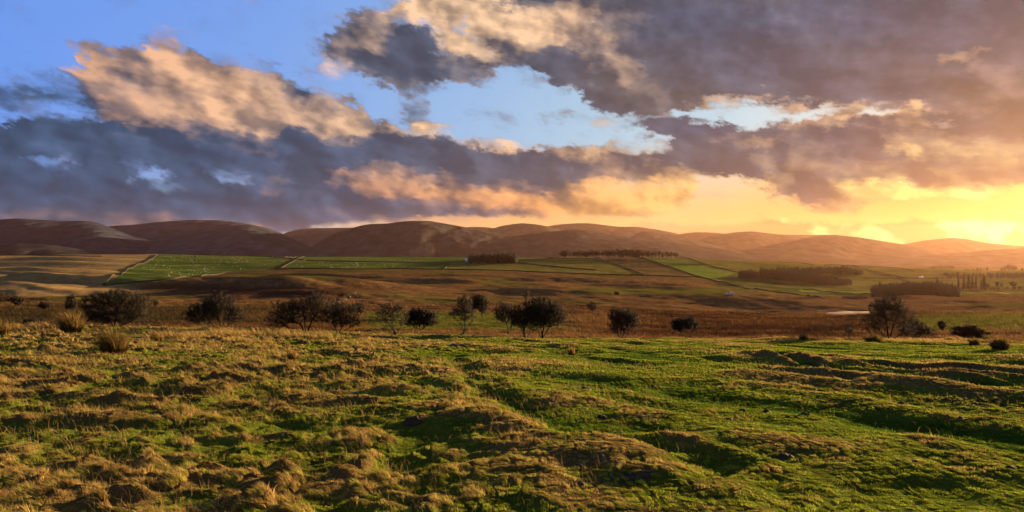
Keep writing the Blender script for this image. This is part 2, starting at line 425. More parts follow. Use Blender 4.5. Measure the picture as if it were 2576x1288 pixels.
def sky_world():
    w = bpy.data.worlds.new('World'); SC.world = w; w.use_nodes = True
    t = NT(w.node_tree); t.n.clear()
    out = t.n.new('ShaderNodeOutputWorld'); bg = t.n.new('ShaderNodeBackground')
    t.l.new(bg.outputs[0], out.inputs[0])
    tc = t.node('ShaderNodeTexCoord'); dirv = tc.outputs['Generated']
    sp = t.node('ShaderNodeSeparateXYZ', {0: dirv})
    az = t.m('MULTIPLY', t.m('ARCTAN2', sp.outputs[0], sp.outputs[1]), 180 / math.pi)
    el = t.m('MULTIPLY', t.m('ARCSINE', sp.outputs[2]), 180 / math.pi)
    # cloud space: streaks sink a little towards the sun
    elw = t.m('MULTIPLY', el, 1.85)
    cx = t.m('MULTIPLY_ADD', elw, .12, az); cy = t.m('MULTIPLY_ADD', az, .20, elw)
    p = t.xyz(cx, cy)
    warp = t.node('ShaderNodeTexNoise', {'Vector': p}); warp.noise_dimensions = '2D'
    warp.inputs['Scale'].default_value = .20; warp.inputs['Detail'].default_value = 5; warp.inputs['Roughness'].default_value = .62
    ws = t.node('ShaderNodeSeparateColor', {0: warp.outputs['Color']})
    w2 = t.node('ShaderNodeTexNoise', {'Vector': p}); w2.noise_dimensions = '2D'
    w2.inputs['Scale'].default_value = .8; w2.inputs['Detail'].default_value = 6; w2.inputs['Roughness'].default_value = .6
    wt = t.node('ShaderNodeSeparateColor', {0: w2.outputs['Color']})
    azw = t.m('MULTIPLY_ADD', t.m('SUBTRACT', ws.outputs[0], .5), 5.0, az); azw = t.m('MULTIPLY_ADD', t.m('SUBTRACT', wt.outputs[0], .5), 1.3, azw)
    elq = t.m('MULTIPLY_ADD', t.m('SUBTRACT', ws.outputs[1], .5), t.ss(el, 0., 8., .7, 3.2), el)
    elq = t.m('MULTIPLY_ADD', t.m('SUBTRACT', wt.outputs[1], .5), t.ss(el, 0., 8., .5, 1.2), elq)
    # lookup of coverage / light / warmth
    G = build_sky_grid()
    u = t.m('DIVIDE', t.m('SUBTRACT', azw, AZ0), AZ1 - AZ0, clamp=True)
    uv = t.xyz(u, u, u)
    row = t.m('MINIMUM', t.m('MAXIMUM', t.m('DIVIDE', elq, DEL), 0.), NEL - 1 - 1e-3)
    acc = None
    for j in range(NEL):
        cv = t.n.new('ShaderNodeRGBCurve'); mp = cv.mapping; mp.use_clip = False
        for ch in range(3):
            c = mp.curves[ch]
            c.points[0].location = (0, G[j, 0, ch]); c.points[1].location = (1, G[j, -1, ch])
            for i in range(1, NAZ - 1):
                if G[j, i - 1:i + 2, ch].ptp() if hasattr(G, 'ptp') else (G[j, i - 1:i + 2, ch].max() - G[j, i - 1:i + 2, ch].min()) > .004:
                    c.points.new(i / (NAZ - 1), float(G[j, i, ch]))
        mp.update()
        t.l.new(uv, cv.inputs['Color'])
        wgt = t.ss(t.m('ABSOLUTE', t.m('SUBTRACT', row, float(j))), 0., 1., 1., 0.)
        n = t.n.new('ShaderNodeVectorMath'); n.operation = 'MULTIPLY_ADD'
        t.l.new(cv.outputs[0], n.inputs[0]); t.l.new(wgt, n.inputs[1])
        if acc is not None: t.l.new(acc, n.inputs[2])
        acc = n.outputs[0]
    g = t.node('ShaderNodeSeparateXYZ', {0: acc})
    C, L, T = g.outputs
    # cloud texture
    n1 = t.noise(p, .36, 8, .55, '2D')
    sh = t.xyz(t.m('ADD', cx, .55), t.m('SUBTRACT', cy, -.75))
    n1s = t.noise(sh, .36, 6, .52, '2D')
    nb = t.noise(p, .16, 4, .5, '2D'); nbs = t.noise(t.xyz(t.m('ADD', cx, 1.5), t.m('ADD', cy, 1.6)), .16, 4, .5, '2D')
    nf = t.noise(p, 1.5, 7, .65, '2D')
    def puff(v):
        n = t.n.new('ShaderNodeTexVoronoi'); n.voronoi_dimensions = '2D'; n.feature = 'SMOOTH_F1'; n.normalize = True
        t.put(n.inputs['Vector'], v); n.inputs['Scale'].default_value = .20; n.inputs['Detail'].default_value = 2.2; n.inputs['Roughness'].default_value = .5
        n.inputs['Lacunarity'].default_value = 2.3; n.inputs['Smoothness'].default_value = .45
        return n.outputs['Distance']
    jx = t.m('MULTIPLY_ADD', t.m('SUBTRACT', wt.outputs[0], .5), 1.1, az); jy = t.m('MULTIPLY_ADD', t.m('SUBTRACT', wt.outputs[1], .5), 1.1, t.m('MULTIPLY_ADD', az, .12, t.m('MULTIPLY', el, 1.3)))
    pf = puff(t.xyz(jx, jy)); pfs = puff(t.xyz(t.m('ADD', jx, .75), t.m('ADD', jy, .45)))
    emb = t.m('ADD', t.m('MULTIPLY', t.m('SUBTRACT', pfs, pf), 1.3), t.m('MULTIPLY', t.m('SUBTRACT', nb, nbs), 1.1))
    emb = t.m('ADD', emb, t.m('MULTIPLY', t.m('SUBTRACT', n1, n1s), .15))
    edge = t.m('ADD', t.m('MULTIPLY', t.m('SUBTRACT', n1, .5), .75), t.m('MULTIPLY', t.m('SUBTRACT', nf, .5), .20))
    edge = t.m('ADD', edge, t.m('MULTIPLY', t.m('SUBTRACT', .42, pf), .75))
    edge = t.m('MULTIPLY', edge, t.ss(el, 1., 7., .45, 1.))
    Cd = t.m('ADD', C, edge)
    mask = t.ss(Cd, .10, .90)
    thin = t.m('SUBTRACT', 1., t.ss(Cd, .45, 1.05))
    # angle from the sun
    dt = t.n.new('ShaderNodeVectorMath'); dt.operation = 'DOT_PRODUCT'
    GA = R(42.)
    sv = (math.sin(GA) * math.cos(R(3.5)), math.cos(GA) * math.cos(R(3.5)), math.sin(R(3.5)))
    t.l.new(dirv, dt.inputs[0]); dt.inputs[1].default_value = sv
    th = t.m('MULTIPLY', t.m('ARCCOSINE', t.m('MINIMUM', dt.outputs['Value'], .99999)), 180 / math.pi)
    def ramp(v, stops, lo, hi):
        n = t.n.new('ShaderNodeValToRGB'); cr = n.color_ramp; cr.interpolation = 'LINEAR'
        t.l.new(t.m('DIVIDE', t.m('SUBTRACT', v, lo), hi - lo, clamp=True), n.inputs[0])
        cr.elements[0].position = (stops[0][0] - lo) / (hi - lo); cr.elements[0].color = (*srgb(*stops[0][1]), 1)
        cr.elements[1].position = (stops[-1][0] - lo) / (hi - lo); cr.elements[1].color = (*srgb(*stops[-1][1]), 1)
        for x, c in stops[1:-1]:
            e = cr.elements.new((x - lo) / (hi - lo)); e.color = (*srgb(*c), 1)
        return n.outputs[0]
    # clear sky: low band and high sky
    low = ramp(az, [(-60, (150,175,205)), (-35, (178,215,222)), (-22, (195,208,210)), (-10, (240,180,135)), (2, (248,190,125)), (14, (246,200,134)), (26, (230,178,108)), (36, (208,148,76)), (48, (200,138,70)), (60, (255,235,160))], -60, 60)
    high = ramp(az, [(-60, (85,130,225)), (-40, (108,160,250)), (-22, (128,172,245)), (-8, (150,190,240)), (5, (168,205,235)), (20, (188,220,236)), (40, (225,232,225)), (60, (235,235,215))], -60, 60)
    elf = t.m('ADD', el, t.m('MULTIPLY', t.m('SUBTRACT', n1, .5), 1.5))
    k_el = t.m('MULTIPLY_ADD', az, .055, 4.2)
    hz = t.ss(t.m('SUBTRACT', elf, k_el), -2.6, 5.5)
    clear = t.mix(hz, low, high)
    top = t.ss(el, 8., 26., 0., .35)
    clear = t.mix(top, clear, srgb(100, 150, 245))
    # physical sky blended in (and used alone high overhead)
    nis = t.n.new('ShaderNodeTexSky'); nis.sky_type = 'NISHITA'; nis.sun_disc = False
    nis.sun_elevation = SUN_EL; nis.sun_rotation = SUN_AZ; nis.air_density = 1.2; nis.dust_density = 1.5
    nm = t.mix(1., nis.outputs[0], (.16, .16, .16, 1), 'MULTIPLY')
    clear = t.mix(t.ss(el, 20., 60., .12, .85), clear, nm)
    # cloud colours
    shadow = t.mix(T, srgb(52, 79, 112), srgb(106, 94, 85))
    shadow = t.mix(t.ss(n1, .3, .7, .0, .5), shadow, t.mix(1., shadow, (1.5, 1.5, 1.5, 1), 'MULTIPLY'))
    fsh = t.m('MINIMUM', t.m('MAXIMUM', t.m('MULTIPLY_ADD', emb, 1.1, 1.0), .78), 1.5)
    shadow = t.mix(1., shadow, t.xyz(fsh, fsh, fsh), 'MULTIPLY')
    lit_hi = ramp(az, [(-60, (225,165,125)), (-30, (234,182,144)), (-5, (248,206,166)), (15, (244,196,152)), (40, (250,205,150)), (60, (250,210,150))], -60, 60)
    lit_lo = ramp(az, [(-60, (200,150,135)), (-20, (225,155,118)), (2, (255,178,110)), (20, (255,205,120)), (32, (255,232,130)), (42, (255,250,165)), (60, (255,240,150))], -60, 60)
    lit = t.mix(t.ss(el, 3., 11.), lit_lo, lit_hi)
    # light: painted map + relief + bright fringe on the sun side
    Ln = t.m('ADD', L, t.m('MULTIPLY', emb, t.ss(L, .0, .45, .22, 1.1)))
    Ln = t.m('ADD', Ln, t.m('MULTIPLY', thin, t.m('MULTIPLY_ADD', T, .22, .04)))
    glow = t.ss(th, 2., 22., .16, 0.)
    Ln = t.m('ADD', Ln, t.m('MULTIPLY', glow, t.ss(nb, .35, .65, .2, 1.)))
    Ln = t.m('SUBTRACT', Ln, t.ss(L, 0., .5, .12, 0.))
    Lf = t.m('MINIMUM', t.m('MAXIMUM', Ln, 0.), 1.)
    fl = t.m('MINIMUM', t.m('MAXIMUM', t.m('MULTIPLY_ADD', emb, .9, .92), .7), 1.12)
    lit = t.mix(1., lit, t.xyz(fl, fl, fl), 'MULTIPLY')
    cloud = t.mix(Lf, shadow, lit)
    # skyline cumulus colour: pale apricot
    band = t.m('MULTIPLY', t.ss(el, 1.9, 2.9, 1., 0.), t.ss(az, 6., 14.))
    lowc = ramp(az, [(-60, (230,160,130)), (10, (252,186,132)), (25, (210,136,84)), (38, (195,120,62)), (46, (200,130,62)), (60, (225,160,80))], -60, 60)
    hi2 = ramp(az, [(-60, (255,200,150)), (10, (253,205,145)), (30, (250,225,140)), (42, (250,240,170)), (60, (250,240,170))], -60, 60)
    cloud = t.mix(band, cloud, t.mix(t.ss(Lf, .55, 1.), lowc, hi2))
    col = t.mix(mask, clear, cloud)
    # the sun's own glare behind the cloud at the right
    gl = t.m('POWER', t.m('SUBTRACT', 1., t.ss(th, 0., 13.)), 1.5)
    col = t.mix(1., col, t.mix(gl, (0, 0, 0, 1), (.08, .055, .02, 1)), 'ADD')
    # below the horizon
    col = t.mix(t.ss(el, -3., -.3, 1., 0.), col, srgb(120, 95, 75))
    t.l.new(col, bg.inputs[0]); bg.inputs[1].default_value = SKY_GAIN
    w.cycles.sampling_method = 'MANUAL'; w.cycles.sample_map_resolution = 1024
    return w
SKY_GAIN = 1.0 / 2 ** EXPO
sky_world()

sun = bpy.data.lights.new('sun', 'SUN'); sun.energy = 5.0; sun.angle = R(.6); sun.color = (1.0, .66, .34)
so = bpy.data.objects.new('sun', sun); COL.objects.link(so)
dv = Vector((math.sin(SUN_AZ) * math.cos(SUN_EL), math.cos(SUN_AZ) * math.cos(SUN_EL), math.sin(SUN_EL)))
so.rotation_euler = dv.to_track_quat('Z', 'Y').to_euler(); so.location = dv * 60

cam = bpy.data.cameras.new('camera'); co = bpy.data.objects.new('camera', cam); COL.objects.link(co)
co.location = (0, 0, 0); co.rotation_euler = (R(90), 0, 0)
cam.sensor_width = 36; cam.lens = 18 / (CX / F); cam.shift_y = -(644 - HY) / 2576; cam.clip_start = .1; cam.clip_end = 60000
SC.camera = co
vs = SC.view_settings; vs.view_transform = 'Standard'; vs.look = 'None'; vs.exposure = EXPO; vs.gamma = 1
cy = SC.cycles; cy.use_denoising = True; cy.max_bounces = 4; cy.diffuse_bounces = 2; cy.transmission_bounces = 2; cy.volume_bounces = 0; cy.transparent_max_bounces = 4
cy.use_adaptive_sampling = True; cy.adaptive_threshold = .01
cy.sample_clamp_indirect = 4
# ---------------------------------------------------------------- land
def lerp(a, b, t): return a + (b - a) * np.asarray(t)[..., None]
c_ = lambda *v: np.array(v, float)
STRAW, GREEN, LUSH, DRY = c_(.12,.08,.03), c_(.06,.08,.011), c_(.02,.045,.005), c_(.10,.052,.021)
PEAT, BRACK, HEATH, PALE = c_(.025,.017,.011), c_(.080,.033,.013), c_(.030,.016,.011), c_(.18,.11,.045)
OLIVE, PASTURE, PASTB, TAN = c_(.088,.090,.018), c_(.046,.088,.014), c_(.13,.22,.03), c_(.15,.10,.042)

FIELDS = [ # photo outline -> colour, in draw order
 ([(-300,600),(0,640),(125,642),(260,644),(395,639),(378,655),(330,672),(258,718),(180,730),(0,738),(-300,745)], TAN*1.35),  # brightened tan: sunlight put into the colour of the far-left slopes
 ([(1115,677),(1135,655),(1180,600),(1700,600),(2800,600),(2800,735),(2400,770),(2190,757),(2050,746),(1900,729),(1830,714),(1765,698),(1640,694),(1400,687)], OLIVE),
 ([(258,718),(330,672),(378,655),(395,640),(410,600),(770,600),(766,643),(746,654),(709,674),(690,676),(620,682),(480,697),(380,710)], PASTURE),
 ([(709,674),(746,654),(768,600),(1300,600),(1303,650),(1180,656),(1134,658),(1117,677),(900,678)], PASTURE*1.05),
 ([(1303,600),(1392,600),(1392,649),(1303,654)], PASTURE*1.1), ([(1392,600),(1495,600),(1497,645),(1513,652),(1392,649)], PASTURE),
 ([(1495,600),(1600,600),(1638,657),(1688,672),(1738,690),(1765,698),(1640,694),(1588,680),(1543,662),(1513,652)], c_(.07,.052,.022)),
 ([(1600,642),(1600,600),(1700,600),(1700,640),(1750,657),(1775,667),(1673,667),(1638,657)], c_(.058,.10,.013)),
 ([(1673,667),(1775,667),(1788,670),(1858,686),(1905,700),(1880,728),(1830,714),(1768,698),(1738,690),(1688,672)], c_(.085,.145,.015)),
 ([(1858,686),(2100,712),(2190,740),(2190,757),(2050,746),(1900,729),(1830,714),(1800,700)], c_(.042,.06,.013)),
 ([(2010,728),(2190,735),(2190,742),(2010,733)], c_(.11,.17,.018)), ([(2080,742),(2195,749),(2195,754),(2120,751)], c_(.11,.17,.018)),
 ([(2082,657),(2280,668),(2400,690),(2282,701),(2174,690)], c_(.09,.085,.018)),
]
def ground_colour(x, y, z):
    n = len(x)
    Y = yeff(x, y); xd = xd_of(x, y); yd = HY - F * z / Y
    hum = z - base_z(x, y)
    n1 = fbm(x / 3.1, y / 3.1, 101, 4); n2 = fbm(x / .8, y / .8, 111, 3)
    # near pasture
    left = smooth(1500, 500, xd)
    s = smooth(.44, .62, n1 * .38 + n2 * .36 + hum * 1.4 + .035 * left + .05)
    c = lerp(GREEN, STRAW * .8, s)
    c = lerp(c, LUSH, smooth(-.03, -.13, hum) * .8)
    for pts, dp, w in _RU:
        c = lerp(c, PEAT * 1.5, np.exp(-(line_d(x, y, pts) / w) ** 4) * smooth(.35, .6, vn(x / .9, y / .9, 7)) * (dp > .08) * .85)
    q = ((x - MUDPATCH[0]) / MUDPATCH[2]) ** 2 + ((y - MUDPATCH[1]) / MUDPATCH[3]) ** 2
    c = lerp(c, PEAT * 1.6, np.exp(-q) * smooth(.4, .6, vn(x / .2, y / .2, 71)))
    # rank grass and moor behind the crest
    m1 = fbm(x / 22, y / 9, 121, 4); m2 = fbm(x / 4, y / 1.6, 131, 3); m3 = fbm(x / 90, y / 30, 141, 4)
    moor = lerp(DRY * 1.05, PALE * .95, smooth(.45, .68, m1 * .5 + m2 * .5))
    moor = lerp(moor, HEATH * 1.1, smooth(.52, .64, m1) * .8 * smooth(.3, .6, m2))
    moor = lerp(moor, OLIVE * .75, smooth(.56, .7, m3) * smooth(150, 260, Y) * .7)
    # heather / bracken band to the right of the middle
    bandR = smooth(1350, 1700, xd) * smooth(55, 62, Y) * smooth(265, 200, Y)
    hb = lerp(BRACK * .72, HEATH * .8, smooth(.4, .6, m2 * .5 + m1 * .5)); hb = lerp(hb, DRY * 1.1, smooth(.58, .68, fbm(x / 30, y / 3, 143, 3)))
    moor = lerp(moor, hb, bandR * .9 * smooth(2450, 2150, xd))
    # green-gold turf behind the middle trees
    turf = smooth(880, 960, xd) * smooth(1480, 1320, xd) * smooth(66, 76, Y) * smooth(135, 118, Y)
    turf = np.maximum(turf, smooth(2260, 2330, xd) * smooth(75, 90, Y) * smooth(190, 150, Y) * .8)
    moor = lerp(moor, lerp(OLIVE * 1.2, GREEN, m2), turf * .85)
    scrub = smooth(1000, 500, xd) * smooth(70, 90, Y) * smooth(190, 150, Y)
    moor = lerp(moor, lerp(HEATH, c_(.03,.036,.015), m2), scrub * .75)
    rank = smooth(46, 52, Y) * smooth(72, 62, Y)
    moor = lerp(moor, lerp(PALE, DRY, m2 * .8), rank * .8 * (1 - bandR * .6))
    # dark bracken knoll at the left and strips
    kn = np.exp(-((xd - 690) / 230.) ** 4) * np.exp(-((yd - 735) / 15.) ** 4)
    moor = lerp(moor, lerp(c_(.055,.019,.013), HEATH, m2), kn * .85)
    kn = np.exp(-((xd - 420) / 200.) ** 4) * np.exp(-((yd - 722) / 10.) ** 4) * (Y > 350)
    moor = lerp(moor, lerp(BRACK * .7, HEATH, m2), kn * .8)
    g = smooth(1400, 1500, xd) * smooth(2000, 1800, xd) * np.exp(-((yd - 732) / 9.) ** 4) * (Y > 300)
    moor = lerp(moor, OLIVE * .8, g * .8)
    moor = lerp(moor, TAN * 1.35, smooth(420, 250, xd) * smooth(320, 420, Y))  # lighter tan paints the sunlit look of the far-left moor
    far = smooth(44, 49, Y + 3 * (vn(x / 3, y / 3, 151) - .5))
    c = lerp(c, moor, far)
    # walled fields on the hill
    fm = (Y > 560) & (yd < 760)
    if fm.any():
        cc = c[fm].copy(); X, D = xd[fm], yd[fm]
        tex = fbm(x[fm] / 60, y[fm] / 25, 161, 4); t2 = fbm(x[fm] / 12, y[fm] / 7, 171, 3)
        for pl, col in FIELDS:
            k = in_poly(X, D, pl)
            v = lerp(col * .85, lerp(col, TAN, .34 * np.ones(len(X))) * 1.15, smooth(.35, .65, tex * .6 + t2 * .4)) * (.75 + .5 * fbm(x[fm] / 140, y[fm] / 18, 175, 3))[:, None]
            cc[k] = v[k]
        c[fm] = cc
    c = lerp(c, c_(.05, .036, .018), smooth(2000, 3200, Y))
    return c

# one ground sheet in rings about the view point
def ground_sheet():
    a_f = np.radians(np.linspace(-44, 44, 1150))
    a_l = np.radians(np.linspace(-180, -44, 60, endpoint=False)); a_r = np.radians(np.linspace(44, 180, 60)[1:-1])
    A = np.concatenate([a_l, a_f, a_r])
    r = np.concatenate([[.4, .8, 1.3, 2., 3.], np.geomspace(3.6, 60, 520), np.geomspace(60, 320, 260)[1:], np.geomspace(320, 1500, 330)[1:], np.geomspace(1500, 30000, 90)[1:]])
    AA, RR = np.meshgrid(A, r)
    x = (RR * np.sin(AA)).ravel(); y = (RR * np.cos(AA)).ravel()
    z = Hz(x, y)
    na, nr = len(A), len(r)
    i = np.arange(nr - 1)[:, None] * na; j = np.arange(na)[None, :]; j2 = (j + 1) % na
    f = np.stack([i + j, i + j2, i + na + j2, i + na + j], -1).reshape(-1, 4)
    f = f[:, ::-1]
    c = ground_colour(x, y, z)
    v = np.column_stack([x, y, z])
    v = np.vstack([v, [[0, 0, hz1(.0, .05)]]]); c = np.vstack([c, [GREEN]])
    k = np.arange(na); cen = len(v) - 1
    tri = np.stack([np.full(na, cen), (k + 1) % na, k], -1)
    tri = tri[:, ::-1]
    m = attr_mat('turf_and_moor', n_scale=.9, n_amt=.28, bump=.0)
    nt = m.node_tree
    # finer grain close up and mid-scale grain far off
    t = NT(nt)
    pb = next(n for n in nt.nodes if n.type == 'BSDF_PRINCIPLED')
    src = pb.inputs['Base Color'].links[0].from_socket
    g = t.node('ShaderNodeNewGeometry')
    f1 = t.ss(t.noise(g.outputs['Position'], .12, 7, .72), .3, .7, .72, 1.28)
    t.put(pb.inputs['Base Color'], t.mix(1., src, t.xyz(f1, f1, f1), 'MULTIPLY'))
    hb = t.noise(g.outputs['Position'], 1.2, 8, .7)
    bn = t.node('ShaderNodeBump', {'Height': hb}); bn.inputs['Strength'].default_value = .7; bn.inputs['Distance'].default_value = .45
    t.l.new(bn.outputs[0], pb.inputs['Normal'])
    o = mesh_np('ground', v, [f, tri], m, cols=c)
    tag(o, kind='structure', label='rolling pasture, moor and walled fields', cat='ground')
    return o
ground_sheet()

# ---------------------------------------------------------------- fells
def fell(crest, D, depth, foot=648, back=None, seed=1, col=None, gull=.42, skew=1.5):
    """crest: photo outline of the skyline; D distance in metres; depth of the front slope"""
    back = back or depth
    cx = np.array([p[0] for p in crest], float); cyy = np.array([p[1] for p in crest], float)
    n = int((cx[-1] - cx[0]) / 3.2); X = np.linspace(cx[0], cx[-1], n)
    Yc = np.interp(X, cx, cyy)
    k = np.exp(-.5 * (np.arange(-8, 9) / 3.2) ** 2); k /= k.sum()
    Yc = np.convolve(np.pad(Yc, 8, mode='edge'), k, 'valid')
    t = np.concatenate([np.linspace(-1, 0, 70), np.linspace(0, 1, 16)[1:]])
    TT, XX = np.meshgrid(t, X, indexing='ij'); YC = np.broadcast_to(Yc, XX.shape)
    Dm = D * (1 + .05 * (fbm(XX / 260, XX * 0, seed, 2) - .5))
    zc = (HY - YC) / F * Dm
    dep = np.where(TT < 0, depth, back) * (1 + .35 * (fbm(XX / 170., XX * 0 + 3, seed + 3, 2) - .5))
    Y = Dm + TT * dep
    x = (XX - CX) / F * Y
    zf = (HY - foot) / F * (D - depth) - 15
    a = np.abs(TT)
    s = np.where(TT < 0, (1 - smooth(0, 1, a ** skew)) * .72 + .28 * (1 - a) ** 1.2, 1 - smooth(0, 1, a))
    z = zf + (zc - zf) * s
    env = np.clip(a * (1 - a) * 4, 0, 1) ** .8 * (TT < 0)
    h = np.clip(zc - zf, 5, 400)
    gx = x / (D * .06) + 1.2 * (fbm(x / (D * .1), Y / (D * .1), seed + 5, 3) - .5)
    rid = 1 - 2 * np.abs(fbm(gx, Y / (D * .25), seed + 7, 3) - .5) * 2
    z = z - env * h * .10 * gull * smooth(.1, 1.05, rid) + env * h * .30 * gull * (fbm(x / (D * .028), Y / (D * .05), seed + 9, 5, .55) - .5)
    z += env * h * .22 * gull * (fbm(x / (D * .12), Y / (D * .10), seed + 13, 2) - .5)
    n1 = fbm(x / (D * .03), Y / (D * .05), seed + 21, 4); n2 = fbm(x / (D * .008), Y / (D * .02), seed + 23, 3)
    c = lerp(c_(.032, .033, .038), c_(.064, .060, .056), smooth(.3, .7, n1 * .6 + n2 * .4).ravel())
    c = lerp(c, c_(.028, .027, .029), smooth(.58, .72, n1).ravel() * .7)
    if col is not None: c = c * np.array(col)  # tint per fell: cloud shade and cool haze painted into the colour
    ns, nx = len(t), n
    i = np.arange(ns - 1)[:, None] * nx; j = np.arange(nx - 1)[None, :]
    f = np.stack([i + j, i + j + 1, i + nx + j + 1, i + nx + j], -1).reshape(-1, 4)
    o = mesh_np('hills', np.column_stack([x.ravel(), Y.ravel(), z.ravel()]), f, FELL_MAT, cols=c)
    tag(o, kind='structure')
    return o
FELL_MAT = attr_mat('fell_grass', n_scale=.012, n_amt=.25)
# left fell, its neighbour, spur, notch hill, great central fell, then the far ranges
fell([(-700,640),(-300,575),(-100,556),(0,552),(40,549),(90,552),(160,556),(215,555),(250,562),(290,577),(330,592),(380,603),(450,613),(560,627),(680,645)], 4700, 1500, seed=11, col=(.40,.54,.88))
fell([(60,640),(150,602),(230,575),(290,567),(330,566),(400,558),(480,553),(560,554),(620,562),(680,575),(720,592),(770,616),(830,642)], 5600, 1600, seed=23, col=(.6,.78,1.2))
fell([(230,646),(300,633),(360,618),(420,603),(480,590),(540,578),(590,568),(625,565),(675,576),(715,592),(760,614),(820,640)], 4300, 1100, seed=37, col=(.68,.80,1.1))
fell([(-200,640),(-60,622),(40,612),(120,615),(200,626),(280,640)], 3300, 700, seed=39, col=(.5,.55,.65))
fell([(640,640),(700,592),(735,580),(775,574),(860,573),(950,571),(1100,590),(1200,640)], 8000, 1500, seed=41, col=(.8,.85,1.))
fell([(820,600),(850,584),(900,569),(930,563),(980,563),(1060,575),(1150,610)], 5600, 1200, seed=47)
fell([(740,645),(790,618),(815,600),(850,584),(905,570),(950,562),(975,563),(1000,558),(1040,555),(1080,555.5),(1130,564),(1200,577),(1260,588),(1350,603),(1450,618),(1560,634),(1640,645)], 4600, 1500, seed=53, col=(.75,.75,.8))
fell([(1100,600),(1150,573),(1200,570),(1240,573),(1320,590),(1400,620)], 9000, 1000, seed=61)
fell([(1160,610),(1220,582),(1260,568),(1310,561),(1350,564),(1400,574),(1450,590),(1540,625)], 7000, 1300, seed=67)
fell([(1300,610),(1360,573),(1400,565),(1440,562),(1480,561),(1520,566),(1560,571),(1600,570),(1650,577),(1700,586),(1760,606),(1800,625)], 8600, 1300, seed=71)
fell([(1120,620),(1250,600),(1340,587),(1430,578),(1480,579),(1540,592),(1620,602),(1720,614),(1850,630),(1900,645)], 4500, 1400, seed=79, col=(.8,.8,.85))
fell([(1480,605),(1520,585),(1560,580),(1600,590),(1650,615)], 7400, 900, seed=83)
fell([(1520,615),(1580,600),(1610,584),(1640,582),(1690,592),(1750,605),(1830,625)], 6000, 1100, seed=87)
fell([(1640,620),(1690,592),(1740,584),(1780,584),(1830,588),(1900,600),(1990,625)], 8200, 1000, seed=89)
fell([(1700,625),(1790,592),(1860,583),(1890,581),(1960,590),(2050,591),(2080,590),(2160,600),(2300,625)], 7000, 1400, seed=97)
fell([(1820,640),(1960,612),(2030,598),(2060,592),(2100,590),(2170,598),(2230,608),(2290,617),(2400,645)], 5400, 1500, seed=101)
fell([(2080,650),(2200,624),(2280,613),(2330,604),(2395,598),(2430,601),(2480,611),(2530,616),(2580,619),(2640,612),(2800,620),(2900,650)], 6800, 1600, seed=103)
fell([(1700,655),(1900,648),(2100,652),(2350,640),(2500,628),(2620,622),(2800,618),(3000,650)], 4600, 1500, seed=109, foot=668)

# ---------------------------------------------------------------- haze and pond
def haze():
    m, t, out = material('valley_haze')
    v = t.node('ShaderNodeVolumePrincipled'); v.inputs['Color'].default_value = (1, .58, .36, 1)
    v.inputs['Density'].default_value = HAZE_D; v.inputs['Anisotropy'].default_value = .6
    t.l.new(v.outputs[0], out.inputs['Volume'])
    X, Y0, Y1, Z0, Z1 = 10500, -1500, 10400, -500, 345
    vs_ = [(sx * X, y, z) for z in (Z0, Z1) for y in (Y0, Y1) for sx in (-1, 1)]
    f = [(0, 2, 3, 1), (4, 5, 7, 6), (0, 1, 5, 4), (2, 6, 7, 3), (0, 4, 6, 2), (1, 3, 7, 5)]
    o = mesh_np('haze', vs_, np.array(f), m, shade=False); tag(o, kind='stuff', label='warm evening haze filling the valley', cat='haze')
HAZE_D = 1.05e-5
haze()

def pond():
    m, t, out = material('pond_water')
    g = t.node('ShaderNodeNewGeometry')
    b = t.node('ShaderNodeBsdfPrincipled', {'Base Color': (.02, .025, .03, 1), 'Roughness': .06})
    bn = t.node('ShaderNodeBump', {'Height': t.noise(g.outputs['Position'], 2.5, 3, .5)}); bn.inputs['Strength'].default_value = .04; bn.inputs['Distance'].default_value = .02
    t.l.new(bn.outputs[0], b.inputs['Normal']); t.l.new(b.outputs[0], out.inputs[0])
    px, py, rx, ry = POND
    a = np.linspace(0, 2 * np.pi, 64, endpoint=False)
    v = np.column_stack([px + rx * 1.35 * np.cos(a), py + ry * 1.35 * np.sin(a), np.full(64, POND_Z)])
    v = np.vstack([v, [[px, py, POND_Z]]]); k = np.arange(64)
    tag(mesh_np('water', v, np.stack([k, (k + 1) % 64, np.full(64, 64)], -1), m), kind='structure')
pond()
# ---------------------------------------------------------------- grass of the pasture
def blades(pos, hgt, wid, lean_x, lean_y, yaw, cols, seg2=False):
    """single tapering blades; bent when seg2"""
    n = len(pos)
    dx, dy = np.cos(yaw) * wid / 2, np.sin(yaw) * wid / 2
    if not seg2:
        v = np.empty((n, 3, 3), np.float32)
        v[:, 0] = pos - np.column_stack([dx, dy, 0 * dx]); v[:, 1] = pos + np.column_stack([dx, dy, 0 * dx])
        v[:, 2] = pos + np.column_stack([lean_x * hgt, lean_y * hgt, hgt])
        f = np.arange(n * 3, dtype=np.int32).reshape(n, 3)
        return v.reshape(-1, 3), f, np.repeat(cols, 3, 0)
    v = np.empty((n, 5, 3), np.float32)
    o = np.column_stack([dx, dy, 0 * dx])
    mid = pos + np.column_stack([lean_x * hgt * .35, lean_y * hgt * .35, hgt * .62])
    v[:, 0] = pos - o; v[:, 1] = pos + o; v[:, 2] = mid - o * .7; v[:, 3] = mid + o * .7
    v[:, 4] = pos + np.column_stack([lean_x * hgt, lean_y * hgt, hgt * .95])
    b = np.arange(n, dtype=np.int32)[:, None] * 5
    f1 = b + np.array([[0, 1, 3]]); f2 = b + np.array([[0, 3, 2]]); f3 = b + np.array([[2, 3, 4]])
    return v.reshape(-1, 3), np.vstack([f1, f2, f3]), np.repeat(cols, 5, 0)

